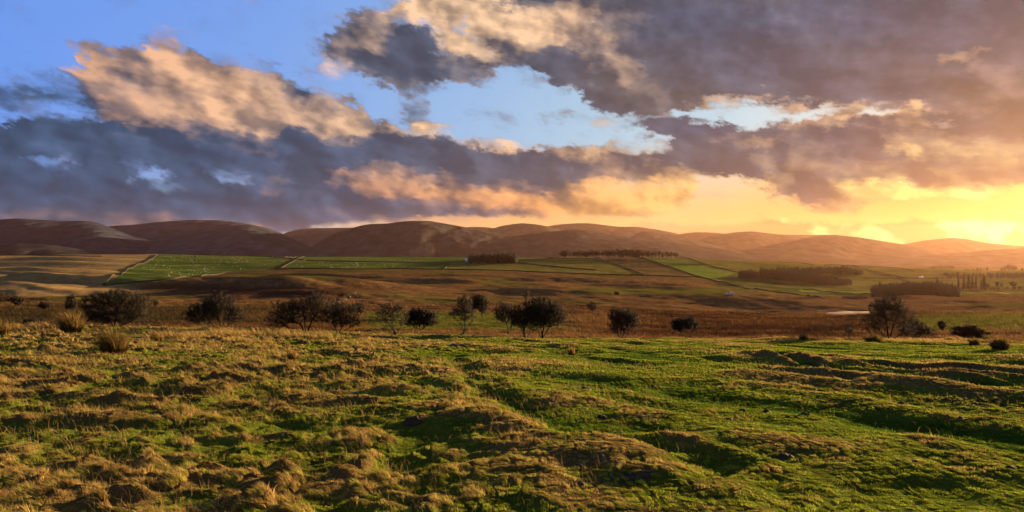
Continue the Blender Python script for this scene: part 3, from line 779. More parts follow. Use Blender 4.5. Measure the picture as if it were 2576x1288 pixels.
GRASS_MAT = leaf_mat('grass_blades', .27)
def scatter_grass(name, y0, y1, count, h0, w, seg2, seed, half=45., moor=False):
    r = np.random.default_rng(seed)
    Y = np.sqrt(r.uniform(y0 ** 2, y1 ** 2, count)) if not moor else np.exp(r.uniform(np.log(y0), np.log(y1), count))
    t = math.tan(R(half)); x = r.uniform(-t, t, count) * Y
    # tufts: blades gather round cell centres
    cell = .16 if not moor else .8
    wrp = cell * .7; qx = x + wrp * (vn(x / cell / 1.7, Y / cell / 1.7, 301) - .5) * 2; qy = Y + wrp * (vn(x / cell / 1.7, Y / cell / 1.7, 303) - .5) * 2
    ci, cj = np.floor(qx / cell), np.floor(qy / cell)
    jx = _h(ci.astype(np.int64), cj.astype(np.int64), 5); jy = _h(ci.astype(np.int64), cj.astype(np.int64), 6)
    pull = .15 + .40 * _h(ci.astype(np.int64), cj.astype(np.int64), 8)
    c1 = _h(ci.astype(np.int64), cj.astype(np.int64), 12); c2 = _h(ci.astype(np.int64), cj.astype(np.int64), 13); c3 = _h(ci.astype(np.int64), cj.astype(np.int64), 14)
    x = x + (cell * (ci + jx) - qx) * pull; Y = Y + (cell * (cj + jy) - qy) * pull
    z = Hz(x, Y)
    hum = z - base_z(x, Y)
    xd = xd_of(x, Y); left = smooth(1500, 500, xd)
    n1 = fbm(x / 3.1, Y / 3.1, 101, 4); n2 = fbm(x / .8, Y / .8, 111, 3); n3 = fbm(x / .35, Y / .3, 115, 2)
    s = np.clip(smooth(.43, .62, n1 * .34 + n2 * .32 + n3 * .1 + hum * 1.5 + .035 * left + .045) , 0, 1)
    rr = r.random(count)
    hollow_dark = smooth(.0, -.11, hum)
    tall = smooth(.52, .68, n3 * .6 + n2 * .4)
    tuss = smooth(.5, .66, n1 * .45 + n3 * .55) * (.25 + .75 * left)
    hgt = h0 * (.4 + .8 * rr) * (.5 + 1.15 * tuss * (.3 + .7 * s) + .35 * tall) * (1 + (.3 + .7 * left) * (1.0 * c1 ** 1.5 - .45))
    rank = .7 * smooth(24, 33, Y) * smooth(41, 36, Y) * smooth(1080, 820, xd) + .8 * smooth(36, 40, Y) * smooth(46, 43, Y) * smooth(1850, 2150, xd)
    if not moor:
        hgt = hgt * (1 + rank * 2.6 * smooth(.35, .6, n1)) + 0
        track = np.zeros(count)
        for pts, dp, ww in _RU: track = np.maximum(track, np.exp(-(line_d(x, Y, pts) / ww) ** 4) * (dp > .08))
        q = ((x - MUDPATCH[0]) / MUDPATCH[2]) ** 2 + ((Y - MUDPATCH[1]) / MUDPATCH[3]) ** 2
        track = np.maximum(track, np.exp(-q) * .8)
        keep = r.random(count) > track * .9
    mixs = (r.random(count) < np.clip(s * .80 + rank * .6 + (c2 - .5) * .55 - .10 * (1 - left), .05, .92))
    v = (r.uniform(.5, 1.35, count) * (.7 + .6 * c3))[:, None]
    cs = lerp(c_(.42,.30,.11), c_(.20,.115,.04), r.random(count) ** 1.3)
    cg = lerp(c_(.12,.185,.014), c_(.27,.29,.03), r.random(count) * (1 - hollow_dark) ** .5)
    cg = lerp(cg, c_(.035,.10,.007), hollow_dark * .6)  # hollow blades: lusher green, and darkened to deepen the hollows' shade
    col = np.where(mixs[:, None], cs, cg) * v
    if moor:
        m1 = fbm(x / 22, Y / 9, 121, 4); m2 = fbm(x / 4, Y / 1.6, 131, 3)
        g = ground_colour(x, Y, z)
        col = g * 1.1 * v
        hgt = (1 - .45 * smooth(60, 50, Y)) * h0 * (.4 + rr) * (.5 + 1.0 * smooth(.4, .65, m2)) * np.clip(Y / 60, .8, 2.0)
        hgt *= 1 - .6 * smooth(880, 960, xd) * smooth(1480, 1320, xd) * smooth(66, 76, Y)
        keep = np.ones(count, bool)
        ww_ = w * Y / 60
    else: ww_ = w * np.clip(Y / y0, .8, 1.6) * (1 + .4 * rank)
    wind = .55 + .5 * fbm(x / 2, Y / 2, 181, 2)
    lx = -wind * (.35 + .5 * s) + r.normal(0, .35, count) + (c2 - .5) * 1.1; ly = -.15 + r.normal(0, .35, count) + (c3 - .5) * 1.0
    yaw = r.uniform(-1.1, 1.1, count)
    pos = np.column_stack([x, Y, z - .01])
    k = keep
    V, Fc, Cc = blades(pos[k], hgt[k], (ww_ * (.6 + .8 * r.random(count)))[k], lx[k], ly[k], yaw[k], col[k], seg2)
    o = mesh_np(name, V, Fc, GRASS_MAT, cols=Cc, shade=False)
    return o
QF = 1.45
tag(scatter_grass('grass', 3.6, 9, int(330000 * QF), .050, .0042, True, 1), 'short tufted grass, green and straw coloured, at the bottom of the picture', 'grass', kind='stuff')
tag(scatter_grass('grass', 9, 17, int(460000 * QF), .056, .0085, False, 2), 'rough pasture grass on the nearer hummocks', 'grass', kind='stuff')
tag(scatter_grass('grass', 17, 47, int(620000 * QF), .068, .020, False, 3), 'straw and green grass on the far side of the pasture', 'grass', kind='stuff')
tag(scatter_grass('moor_grass', 47, 230, int(260000 * QF), .22, .06, False, 4, moor=True), 'brown moor grass beyond the bare hawthorns', 'grass', kind='stuff')

# ---------------------------------------------------------------- rush clumps
RUSH_MAT = leaf_mat('rush_stems', .3)
def rush(xd, yd, wpx, hpx, label, straw=.35, n=700, lean=-.35, seed=0, Y=None, group='rush clumps on the pasture edge', name='rush_clump', cat='rush clump'):
    r = np.random.default_rng(seed + 300)
    if Y is None: x, Y = plane_at(xd, yd - 2, 3, 44)
    else: x = (xd - CX) / F * Y
    H = hpx / F * Y * 1.22; W = wpx / F * Y * 1.15
    a = r.uniform(0, 2 * np.pi, n); q = np.sqrt(r.random(n))
    px = q * np.cos(a) * W * .22; py = q * np.sin(a) * W * .2
    h = H * (.45 + .6 * r.random(n)) * (1 - .35 * q ** 2)
    lx = np.cos(a) * q * W * .38 / H + lean * r.uniform(.2, 1.1, n) + r.normal(0, .1, n); ly = np.sin(a) * q * .5 + r.normal(0, .12, n)
    z0 = hz1(x, Y)
    zz = Hz(x + px, Y + py) - z0
    col = np.where((r.random(n) < straw)[:, None], lerp(c_(.30,.19,.07), c_(.17,.09,.032), r.random(n)), lerp(c_(.03,.032,.009), c_(.09,.075,.02), r.random(n)))
    V, Fc, Cc = blades(np.column_stack([px, py, zz - .03]), h, np.full(n, .012 * max(1, Y / 18)), lx, ly, r.uniform(-1.2, 1.2, n), col, True)
    # withered skirt at the foot
    m = n // 2; a = r.uniform(0, 2 * np.pi, m)
    V2, F2, C2 = blades(np.column_stack([np.cos(a) * W * .2, np.sin(a) * W * .15, 0 * a]), H * r.uniform(.1, .35, m), np.full(m, .014), np.cos(a) * 1.3 + lean, np.sin(a) * 1., r.uniform(-1, 1, m), lerp(c_(.08,.045,.02), c_(.02,.014,.008), r.random(m)), True)
    o = mesh_np(name, np.vstack([V, V2]), np.vstack([Fc, F2 + len(V)]), RUSH_MAT, cols=np.vstack([Cc, C2]), shade=False)
    o.location = (x, Y, z0)
    return tag(o, label, cat, group)
def bents(n, seed):
    r = np.random.default_rng(seed); Y = np.sqrt(r.uniform(4 ** 2, 22 ** 2, n)); t = math.tan(R(45)); x = r.uniform(-t, t, n) * Y
    z = Hz(x, Y); left = smooth(1900, 500, xd_of(x, Y)); k = r.random(n) < (.10 + .9 * left) * smooth(.42, .6, fbm(x / .9, Y / .9, 111, 3))
    x, Y, z = x[k], Y[k], z[k]; m = len(x)
    V, Fc, Cc = blades(np.column_stack([x, Y, z - .01]), r.uniform(.08, .20, m), .0024 * np.clip(Y / 6, 1, 3), r.normal(-.45, .45, m), r.normal(0, .4, m), r.uniform(-1.2, 1.2, m), lerp(c_(.42,.30,.12), c_(.22,.12,.045), r.random(m)), True)
    return mesh_np('grass', V, Fc, GRASS_MAT, cols=Cc, shade=False)
tag(bents(42000, 9), 'long straw coloured bents sticking out of the pasture', 'grass', kind='stuff')
rush(182, 842, 74, 56, 'golden rush clump leaning left in front of the leftmost big hawthorn', .55, 900, seed=1)
rush(289, 893, 92, 66, 'largest dark green and brown rush clump on the left of the pasture', .3, 1300, seed=2)
rush(8, 848, 60, 42, 'rush clump cut off by the left edge of the photo', .5, 600, seed=3)
rush(2198, 864, 56, 32, 'dark rush clump with pale tips in front of the many-stemmed bare tree', .22, 900, -.25, seed=4)
rush(2452, 872, 30, 28, 'narrow dark rush clump below the low round bush', .2, 500, -.15, seed=5)
rush(2485, 862, 24, 22, 'small rush tuft between two larger clumps at the right', .25, 320, -.15, seed=6)
rush(2516, 880, 60, 36, 'wide rush clump nearest the right edge of the pasture', .4, 900, -.2, seed=7)
rush(2022, 862, 28, 18, 'small brown rush clump beside a dark turf mound on the right', .5, 300, -.2, seed=8)
rush(1439, 892, 24, 26, 'pale straw tuft standing alone in the middle of the pasture', 1., 260, -.1, seed=9, group='straw tufts on the pasture', name='grass_tuft', cat='grass tuft')
rush(1414, 892, 18, 16, 'tiny straw tuft left of the lone pale tuft', 1., 120, -.5, seed=10, group='straw tufts on the pasture', name='grass_tuft', cat='grass tuft')
rush(736, 905, 40, 34, 'brown grass tuft on a dark hummock left of the middle', .9, 260, -.4, seed=11, group='straw tufts on the pasture', name='grass_tuft', cat='grass tuft')
rush(395, 862, 40, 26, 'straw tuft right of the largest rush clump', .9, 240, -.5, seed=12, group='straw tufts on the pasture', name='grass_tuft', cat='grass tuft')

# ---------------------------------------------------------------- molehills and bare soil
SOIL = plain_mat('dark_soil', (.028, .018, .012), n_scale=30, n_amt=.45)
def soil(xd, yd, wpx, label, seed, flat=.28, name='molehill', cat='molehill', group='molehills on the pasture'):
    r = np.random.default_rng(seed + 900); x, Y = plane_at(xd, yd)
    W = wpx / F * Y; n, k = 26, 60
    rr = np.linspace(0, 1, n); aa = np.linspace(0, 2 * np.pi, k, endpoint=False)
    RR, AA = np.meshgrid(rr, aa, indexing='ij')
    px = RR * np.cos(AA) * W * .5 * (1 + .5 * (fbm(np.cos(AA) * 1.5 + seed, np.sin(AA) * 1.5, seed, 2) - .5)); py = RR * np.sin(AA) * W * .42
    z0 = hz1(x, Y); zz = Hz((x + px).ravel(), (Y + py).ravel()).reshape(px.shape) - z0
    lump = fbm(px / .05 + seed, py / .05, seed + 3, 3) * .6 + fbm(px / .13 + seed, py / .13, seed + 8, 2) * .6
    zz = zz + (1 - RR ** 1.7) * W * flat * (.35 + .9 * lump) + (lump - .6) * .06 * (1 - RR ** 3) - .04 * RR ** 3
    i = np.arange(n - 1)[:, None] * k; j = np.arange(k)[None, :]; j2 = (j + 1) % k
    f = np.stack([i + j, i + k + j, i + k + j2, i + j2], -1).reshape(-1, 4)
    o = mesh_np(name, np.column_stack([px.ravel(), py.ravel(), zz.ravel()]), f, SOIL)
    o.location = (x, Y, z0 + .005)
    tag(o, label, cat, group)
for i, a in enumerate([
 (1869,1028,26,'small molehill at the left end of the row below the ruts'), (1930,1030,30,'rounded molehill second in the row below the ruts'),
 (1834,1050,24,'dark molehill lowest left of the cluster below the ruts'), (2025,1044,42,'broad molehill with a grassy back below the ruts'),
 (2271,1020,36,'dark molehill standing alone right of the cluster, well below the long rut'), (2418,1053,22,'reddish molehill near the right edge on a green slope'),
 (1972,1158,60,'wide crumbly heap of earth on the lower right mound'), (2542,1188,32,'stone-like molehill at the far right edge, low down'),
 (1220,983,46,'dark scrape of earth beside the winding hollow'), (1475,977,34,'dark molehill on top of the middle rise'),
 (1517,1043,40,'flat spread of earth on the slope right of the winding hollow'), (1461,1131,56,'line of dark molehills on the crest below the middle mound'),
 (1039,1068,70,'large brown earth bank on the hummock left of the hollow'), (1457,1227,50,'dark molehill low down, left of the largest bare heap')]):
    soil(a[0], a[1], a[2], a[3], i * 7 + 3, flat=.10 if a[2] > 40 else .22)
soil(1597, 1214, 98, 'largest heap of bare cracked earth near the bottom middle', 201, flat=.09)
soil(2301, 1172, 44, 'long low heap of earth on the bottom right mound', 211, flat=.08)
soil(1791, 1208, 54, 'flat brown scrape of earth in the green dip at the bottom right', 221, flat=.05)

# ---------------------------------------------------------------- dead stalks in the grass
STALK = plain_mat('dry_stalk', (.30, .19, .09), n_scale=20)
def tube(pts, rad, k=5):
    pts = np.asarray(pts, float); n = len(pts); rad = np.broadcast_to(rad, (n,))
    d = np.gradient(pts, axis=0); d /= np.linalg.norm(d, axis=1)[:, None] + 1e-9
    ref = np.where(np.abs(d[:, 2:3]) > .9, [[1., 0, 0]], [[0, 0, 1.]])
    u = np.cross(d, ref); u /= np.linalg.norm(u, axis=1)[:, None]; w = np.cross(d, u)
    a = np.arange(k) * 2 * np.pi / k
    v = pts[:, None] + rad[:, None, None] * (np.cos(a)[None, :, None] * u[:, None] + np.sin(a)[None, :, None] * w[:, None])
    i = np.arange(n - 1)[:, None] * k; j = np.arange(k)[None]; j2 = (j + 1) % k
    return v.reshape(-1, 3), np.stack([i + j, i + j2, i + k + j2, i + k + j], -1).reshape(-1, 4)
def join(parts):
    V, Fc, b = [], [], 0
    for v, f in parts: V.append(v); Fc.append(f + b); b += len(v)
    return np.vstack(V), np.vstack(Fc)
def stalk(xd, yd, dx, dy, label, branches, seed, head=False, rad=.0022):
    r = np.random.default_rng(seed + 50); x, Y = plane_at(xd, yd); z = hz1(x, Y)
    s = Y / F; parts = []
    n = 7; t = np.linspace(0, 1, n)
    main = np.column_stack([dx * s * (t ** 1.4), .04 * t, -dy * s * t]) + r.normal(0, .004, (n, 3))
    parts.append(tube(main, np.linspace(rad, rad * .5, n)))
    for b in range(branches):
        p = main[r.integers(1, 4)]; d = np.array([r.choice([-1, 1]) * r.uniform(.04, .10), r.uniform(-.03, .03), r.uniform(.03, .13)])
        parts.append(tube(np.array([p, p + d * .5 + r.normal(0, .008, 3), p + d]), [rad * .8, rad * .6, rad * .4]))
    v, f = join(parts)
    o = mesh_np('dead_stalk', v, f, STALK); o.location = (x, Y, z - .01)
    tag(o, label, 'plant stalk', 'dead stalks in the grass')
    if head:
        e = main[-1]; d = main[-1] - main[-2]; d /= np.linalg.norm(d)
        hp = []
        for q in range(14):
            c = e - d * q * .006; a = q * 2.4
            hp.append(tube(np.array([c, c + d * .012 + np.array([math.cos(a) * .006, math.sin(a) * .006, 0]), c + d * .024]), [.001, .0022, .0005], 4))
        v, f = join(hp); mesh_np('seed_head', v, f, STALK, parent=o)
stalk(176, 1140, -48, -50, 'long dry grass stalk with a seed head bending left over the dark hollow', 0, 1, True)
stalk(332, 1150, -22, -44, 'thin dry stalk beside the straw tussock, lower left', 0, 2, True, .0016)
stalk(533, 1140, 6, -16, 'short pale stalk standing in the green hollow, lower left', 1, 3)
stalk(980, 1196, -6, -46, 'branched dead thistle stem in the green dip, lower middle', 5, 4, rad=.0035)
stalk(1026, 1204, -2, -30, 'smaller dead stem just right of the dead thistle', 2, 5, rad=.0025)
stalk(1563, 1088, 2, -14, 'single dry stem beside the winding hollow', 0, 6, True, .0016)

# ---------------------------------------------------------------- bare trees
BARK = plain_mat('dark_bark', (.017, .012, .009), n_scale=6, n_amt=.4)
TWIG = plain_mat('twigs', (.015, .012, .008), n_scale=3, n_amt=.35)
def grow(blobs, trunk, step, natt, seed, infl=6., kill=1.7, gn=.12):
    """space colonisation. blobs: (cx,cy,cz,rx,ry,rz,weight); trunk: list of stems, each a list of points"""
    r = np.random.default_rng(seed)
    wts = np.array([b[6] for b in blobs], float); wts /= wts.sum(); att = []
    for b, w in zip(blobs, wts):
        m = int(natt * 1.15 * w); q = r.normal(size=(m, 3)); q /= np.linalg.norm(q, axis=1)[:, None]; q *= r.random((m, 1)) ** .42
        cc = r.normal(size=(16, 3)); cc /= np.linalg.norm(cc, axis=1)[:, None]; cc *= .35 + .65 * r.random((16, 1)); k = r.random(m) < .72
        q[k] = (cc[r.integers(0, 16, m)] + r.normal(0, .17, (m, 3)))[k]
        att.append(np.array(b[:3]) + q * np.array(b[3:6]))
    att = np.vstack(att); att = att[att[:, 2] > .12]
    P_, par = [], []
    for st in trunk:
        prev = -1
        for a, b in zip(st[:-1], st[1:]):
            a, b = np.array(a, float), np.array(b, float); m = max(1, int(np.linalg.norm(b - a) / step))
            for q in range(0 if prev < 0 else 1, m + 1):
                p = a + (b - a) * q / m + (r.normal(0, step * .13, 3) if q else 0)
                P_.append(p); par.append(prev); prev = len(P_) - 1
    P_ = list(P_); vel = [np.array([0, 0, 1.])] * len(P_)
    alive = np.ones(len(att), bool); near = np.full(len(att), 1e9); idx = np.zeros(len(att), int)
    def upd(new):
        N = np.array([P_[k] for k in new]); ai = np.where(alive)[0]
        for s in range(0, len(N), 256):
            D = np.linalg.norm(att[ai][:, None] - N[None, s:s + 256], axis=2); k = D.argmin(1); dm = D[np.arange(len(ai)), k]
            bt = dm < near[ai]; near[ai[bt]] = dm[bt]; idx[ai[bt]] = np.array(new)[s + k[bt]]
    upd(list(range(len(P_))))
    for it in range(140):
        act = alive & (near < infl * step * (3 if it < 12 else 1))
        if not act.any(): break
        ids = idx[act]; d = att[act] - np.array(P_)[ids]; d /= np.linalg.norm(d, axis=1)[:, None] + 1e-9
        u, inv = np.unique(ids, return_inverse=True); s = np.zeros((len(u), 3)); np.add.at(s, inv, d)
        new = []
        for k, sd in zip(u, s):
            nn = np.linalg.norm(sd)
            if nn < 1e-3: sd = r.normal(size=3); nn = np.linalg.norm(sd)
            v = sd / nn + r.normal(0, gn * 2.2, 3); v /= np.linalg.norm(v)
            P_.append(P_[k] + v * step); par.append(int(k)); new.append(len(P_) - 1)
        upd(new); alive &= near > kill * step
        if len(P_) > 5200: break
    return np.array(P_), np.array(par)
def limbs(P_, par, tip, r0):
    n = len(P_); w = np.zeros(n); ch = np.zeros(n, int)
    for i in range(n - 1, -1, -1):
        if w[i] == 0: w[i] = 1
        if par[i] >= 0: w[par[i]] += w[i]; ch[par[i]] += 1
    rad = tip * w ** .44
    rad = np.minimum(rad, r0 * 1.25)
    return rad, ch
def seg_tubes(P_, par, rad, sel, k):
    i = np.where(sel)[0]; a = P_[par[i]]; b = P_[i]; rb = rad[i]; ra = np.minimum(rad[par[i]], rb * 1.35)
    d = b - a; L = np.linalg.norm(d, axis=1)[:, None] + 1e-9; d = d / L
    a = a - d * rb[:, None] * .5
    ref = np.where(np.abs(d[:, 2:3]) > .9, [[1., 0, 0]], [[0, 0, 1.]]); u = np.cross(d, ref); u /= np.linalg.norm(u, axis=1)[:, None]; w = np.cross(d, u)
    an = np.arange(k) * 2 * np.pi / k; ring = np.cos(an)[None, :, None] * u[:, None] + np.sin(an)[None, :, None] * w[:, None]
    v = np.concatenate([a[:, None] + ring * ra[:, None, None], b[:, None] + ring * rb[:, None, None]], 1)
    base = np.arange(len(i))[:, None] * 2 * k; j = np.arange(k)[None]; j2 = (j + 1) % k
    return v.reshape(-1, 3), np.stack([base + j, base + j2, base + k + j2, base + k + j], -1).reshape(-1, 4)
def twig_cones(org, dr, ln, rd):
    n = len(org); ref = np.where(np.abs(dr[:, 2:3]) > .9, [[1., 0, 0]], [[0, 0, 1.]]); u = np.cross(dr, ref); u /= np.linalg.norm(u, axis=1)[:, None] + 1e-9; w = np.cross(dr, u)
    v = np.empty((n, 4, 3)); an = (0, 2.094, 4.189)
    for q in range(3): v[:, q] = org + (math.cos(an[q]) * u + math.sin(an[q]) * w) * rd[:, None]
    v[:, 3] = org + dr * ln[:, None]
    b = np.arange(n)[:, None] * 4
    f = np.vstack([b + np.array([[0, 1, 3]]), b + np.array([[1, 2, 3]]), b + np.array([[2, 0, 3]])])
    return v.reshape(-1, 3), f
def tree_meshes(blobs, trunk, H, seed, natt=1500, dens=1., twl=.12, trr=.035, px=.07, step=None, sides=6, up=.25):
    """returns two (v,f) sets: trunk with limbs, crown of twigs"""
    r = np.random.default_rng(seed + 5)
    step = step or H * .032
    P_, par = grow(blobs, trunk, step, natt, seed)
    rad, ch = limbs(P_, par, H * .0022, H * trr * 1.2)
    thick = (par >= 0) & (rad > H * .0062)
    tv = seg_tubes(P_, par, rad, thick, sides)
    # root flare
    fl = []
    for st in trunk:
        b = np.array(st[0], float); rr = rad[0] if len(st) else .1
        fl.append(tube(np.array([b - [0, 0, H * .05], b + [0, 0, H * .012], b + (np.array(st[1]) - b) * .18]), [rr * 1.9, rr * 1.5, rr * 1.05], 8))
    tr = join([tv] + fl)
    thin = (par >= 0) & ~thick
    cr = [seg_tubes(P_, par, np.maximum(rad, px * .13), thin, 3)] if thin.any() else []
    src = np.where((rad < H * .0075) & (par >= 0))[0]
    m = int(len(src) * 4.8 * dens); s = r.choice(src, m)
    d0 = P_[s] - P_[par[s]]; d0 /= np.linalg.norm(d0, axis=1)[:, None] + 1e-9
    d = d0 + r.normal(0, .75, (m, 3)) + [0, 0, up]; d /= np.linalg.norm(d, axis=1)[:, None]
    org = P_[s] - d0 * (r.random((m, 1)) * step); ln = H * twl * r.uniform(.35, 1.1, m)
    V = [twig_cones(org, d, ln, np.full(m, px * .085))]
    m2 = int(m * 1.5); q = r.integers(0, m, m2); o2 = org[q] + d[q] * (ln[q] * r.uniform(.25, .85, m2))[:, None]
    d2 = d[q] + r.normal(0, .8, (m2, 3)); d2 /= np.linalg.norm(d2, axis=1)[:, None]
    V.append(twig_cones(o2, d2, ln[q] * r.uniform(.3, .65, m2), np.full(m2, px * .07)))
    tw = join(V)
    if cr:
        cv, cf = cr[0]; q = [(cv, cf), (tw[0], tw[1])]
        vv = np.vstack([cv, tw[0]]); ff = [cf, tw[1] + len(cv)]
    else: vv, ff = tw[0], [tw[1]]
    return tr, (vv, ff)
def place_tree(name, cat, label, xd, yd_base, Y, blobs_px, trunk_px, seed, group=None, **kw):
    """blob and trunk coordinates in photo units relative to the foot (right, up)"""
    s = Y / F; x = (xd - CX) / F * Y; z = hz1(x, Y)
    lift = (HY - yd_base) * s - z               # slope between foot row and ground at this distance
    blobs = []
    for b in blobs_px:
        cx, cz, rx, rz = b[:4]; cz *= 1.25; rz *= 1.25; rx *= 1.14; cx *= 1.06; w = b[4] if len(b) > 4 else 1.
        ry = rx * .85
        blobs.append((cx * s, (b[5] if len(b) > 5 else 0) * s, cz * s, rx * s, ry * s, rz * s, w * rx * rz))
    H = max((b[1] + b[3]) for b in blobs_px) * s
    r = np.random.default_rng(seed)
    trunk = [[(p[0] * s, (p[2] if len(p) > 2 else r.normal(0, 1.5)) * s if i else (0 if len(p) < 3 else p[2] * s), p[1] * s) for i, p in enumerate(st)] for st in trunk_px]
    for st in trunk: st[0] = (st[0][0] * .3, st[0][1], hz1(x + st[0][0], Y + st[0][1]) - z - .03)
    tr, (cv, cf) = tree_meshes(blobs, trunk, H, seed, px=max(.04, s * 2.5), **kw)
    root = empty(name, (x, Y, z))
    tag(root, label, cat, group)
    mesh_np('trunk', tr[0], tr[1], BARK, parent=root); mesh_np('crown', cv, cf, TWIG, parent=root, shade=False)
    return root
G1 = 'bare hawthorns along the edge of the pasture'; G2 = 'small trees out on the moor'
HT = lambda *a, **k: place_tree('hawthorn_tree', 'tree', *a, **k)
HT('largest spreading hawthorn at the left, dense crown down to the grass', 287, 820, 41, [(0,45,66,32,1.3),(-35,30,36,22),(45,28,38,20),(-5,62,42,18),(-52,24,22,12,.6)], [[(-2,0),(-8,16),(-20,34)],[(2,0),(4,20),(6,42)],[(4,0),(22,8),(48,20),(66,34)]], 1, group=G1, natt=2400, dens=1.25, trr=.05)
HT('hawthorn with a single stout trunk and flat-sided crown, third from the left edge', 513, 826, 40, [(-6,38,34,22,1.),(-20,30,18,16,.6),(12,44,24,20,.8)], [[(0,0),(1,10),(3,22)],[(3,22),(-14,32)]], 2, group=G1, natt=1300, dens=1.3, trr=.05)
HT('twiggy hawthorn with several thin stems right of the flat-sided one', 556, 830, 39.5, [(0,44,42,28,1.2),(30,30,24,20),(-24,24,18,14,.7)], [[(0,0),(-4,20),(-8,34)],[(6,0),(8,26)],[(18,1),(22,14),(18,26)],[(-3,0),(-18,8),(-28,18)]], 3, group=G1, natt=1600, dens=1., trr=.035)
HT('biggest gnarled hawthorn with heavy twisted limbs left of the middle', 769, 834, 39.5, [(-10,50,52,30,1.3),(22,62,34,26,1.),(-62,32,34,18,.8),(-82,30,18,16,.3),(30,38,26,16,.5)], [[(0,0),(-2,10),(2,18)],[(2,18),(-14,28),(-40,32)],[(2,18),(16,34),(28,56)],[(0,8),(-24,16),(-44,18)],[(0,22),(-2,44)]], 4, group=G1, natt=2300, dens=1.0, trr=.055)
HT('low hawthorn with crooked branches touching the right side of the gnarled one', 851, 834, 41, [(0,36,44,24,1.2),(-6,52,24,16,.8),(34,22,22,12,.5)], [[(-6,0),(-8,14),(-16,26)],[(6,0),(10,14),(18,28)],[(8,2),(26,10),(40,18)]], 5, group=G1, natt=1500, dens=1., trr=.035)
HT('small wind-bent tree with slim trunk above the grass, right of the low crooked hawthorn', 905, 800, 95, [(-6,22,14,11,1)], [[(0,0),(-3,6),(-6,13)]], 6, group=G2, natt=420, dens=1.6, trr=.03)
HT('open bare hawthorn with level zigzag branches and a leaning trunk', 998, 842, 42.5, [(-14,46,36,20,1.2),(-24,34,28,14,.8),(16,30,18,16,.5),(-20,14,22,5,.14)], [[(0,0),(-6,10),(-12,22),(-10,40),(-8,56)],[(-10,18),(-22,30),(-38,34)],[(-2,5),(8,14),(16,26)],[(-12,18),(-30,15)]], 7, group=G1, natt=800, dens=.55, trr=.045)
HT('tiny round tree directly behind the open bare hawthorn', 1001, 796, 105, [(0,15,10,8,1)], [[(0,0),(0,7)]], 8, group=G2, natt=260, dens=2.2, trr=.03)
HT('dense dark round hawthorn on a very short trunk', 1056, 812, 70, [(0,25,35,18,1.4),(-4,32,26,13,1),(22,14,18,8,.4),(-28,12,12,7,.3)], [[(0,0),(0,8)],[(0,3),(16,9)],[(0,3),(-16,9)]], 9, group=G1, natt=2000, dens=2.4, trr=.045)
HT('narrow hawthorn with flat layered boughs and a bent thin trunk', 1160, 846, 43, [(8,68,20,14,1.),(6,52,26,8,.9),(0,44,32,6,.7),(12,36,20,6,.4)], [[(0,0),(6,10),(10,20),(10,44),(8,66)],[(9,18),(2,32)],[(10,16),(22,28)]], 10, group=G1, natt=1100, dens=1.1, trr=.035)
HT('tree on the slope behind the narrow layered hawthorn', 1212, 796, 100, [(-3,30,22,16,1.2),(-18,26,14,10,.5),(-4,44,9,7,.3)], [[(0,0),(0,10),(-2,22)]], 11, group=G2, natt=900, dens=1.7, trr=.035)
HT('thin stemmed tree just behind the left of the dark tree pair', 1278, 822, 62, [(-6,42,26,20,1.2),(10,34,16,18,.6),(-22,38,12,10,.4)], [[(0,0),(0,16),(-6,34)],[(0,10),(10,26)]], 12, group=G1, natt=1100, dens=1.1, trr=.03)
HT('left of the dark tree pair, with a dead forked leader above its crown', 1323, 850, 42.5, [(-2,46,36,24,1.4),(20,40,22,20,.8),(-22,36,14,14,.5),(4,92,8,10,.10),(0,78,7,10,.08)], [[(0,0),(-3,16),(-5,40),(-6,66),(2,86)],[(2,14),(14,26)],[(-6,70),(-16,76),(-26,84)],[(-2,16),(-14,28)]], 13, group=G1, natt=2300, dens=1.8, trr=.055)
HT('right of the dark tree pair, with a straight trunk and wide crown', 1363, 849, 43, [(4,56,40,27,1.4),(32,44,26,18,.8),(-6,72,24,16,.6),(40,32,14,8,.2)], [[(0,0),(0,18),(-2,30)],[(0,24),(20,32),(38,36)],[(-1,22),(-16,36)],[(0,26),(8,52)]], 14, group=G1, natt=2400, dens=1.6, trr=.055)
HT('vase-shaped hawthorn with many rising stems on the brown moor, right of the middle', 1562, 838, 52, [(2,38,32,24,1.3),(-14,50,16,16,.6),(24,44,14,14,.5),(-12,22,18,10,.5)], [[(-5,0),(-8,14),(-12,40)],[(3,0),(8,14),(16,34)],[(5,2),(20,12),(28,22)],[(0,0),(0,30)]], 15, group=G1, natt=1500, dens=1.5, trr=.035)
HT('low umbrella-shaped hawthorn on a leaning trunk at the pasture edge', 1737, 851, 45, [(-14,32,32,13,1.3),(-32,24,16,8,.5),(10,26,14,10,.5),(-6,38,20,9,.5)], [[(0,0),(-5,12),(-14,20)],[(-14,20),(-30,22)],[(-10,18),(6,24)]], 16, group=G1, natt=1000, dens=1.6, trr=.04)
HT('tall many-stemmed bare tree with twisting limbs near the right', 2236, 850, 47, [(-4,66,40,24,1.3),(-30,40,28,20,.7),(30,50,24,26,.7),(0,84,24,14,.4),(42,24,20,10,.3)], [[(-2,0),(-14,18),(-26,34),(-34,52)],[(0,0),(-4,26),(-8,56),(-14,78)],[(3,0),(6,26),(14,50),(22,72)],[(5,0),(20,14),(36,26),(40,50)],[(-3,2),(-26,14),(-42,18)]], 17, group=G1, natt=2000, dens=1.25, trr=.04)
HT('smaller spreading bare tree right of the many-stemmed one', 2303, 850, 50, [(2,26,30,16,1.3),(-4,42,12,8,.3),(-24,18,14,8,.3)], [[(0,0),(-4,10),(-10,20)],[(2,0),(8,10),(18,20)],[(-3,4),(-20,10)],[(1,4),(0,24)]], 18, group=G1, natt=1000, dens=1.1, trr=.035)
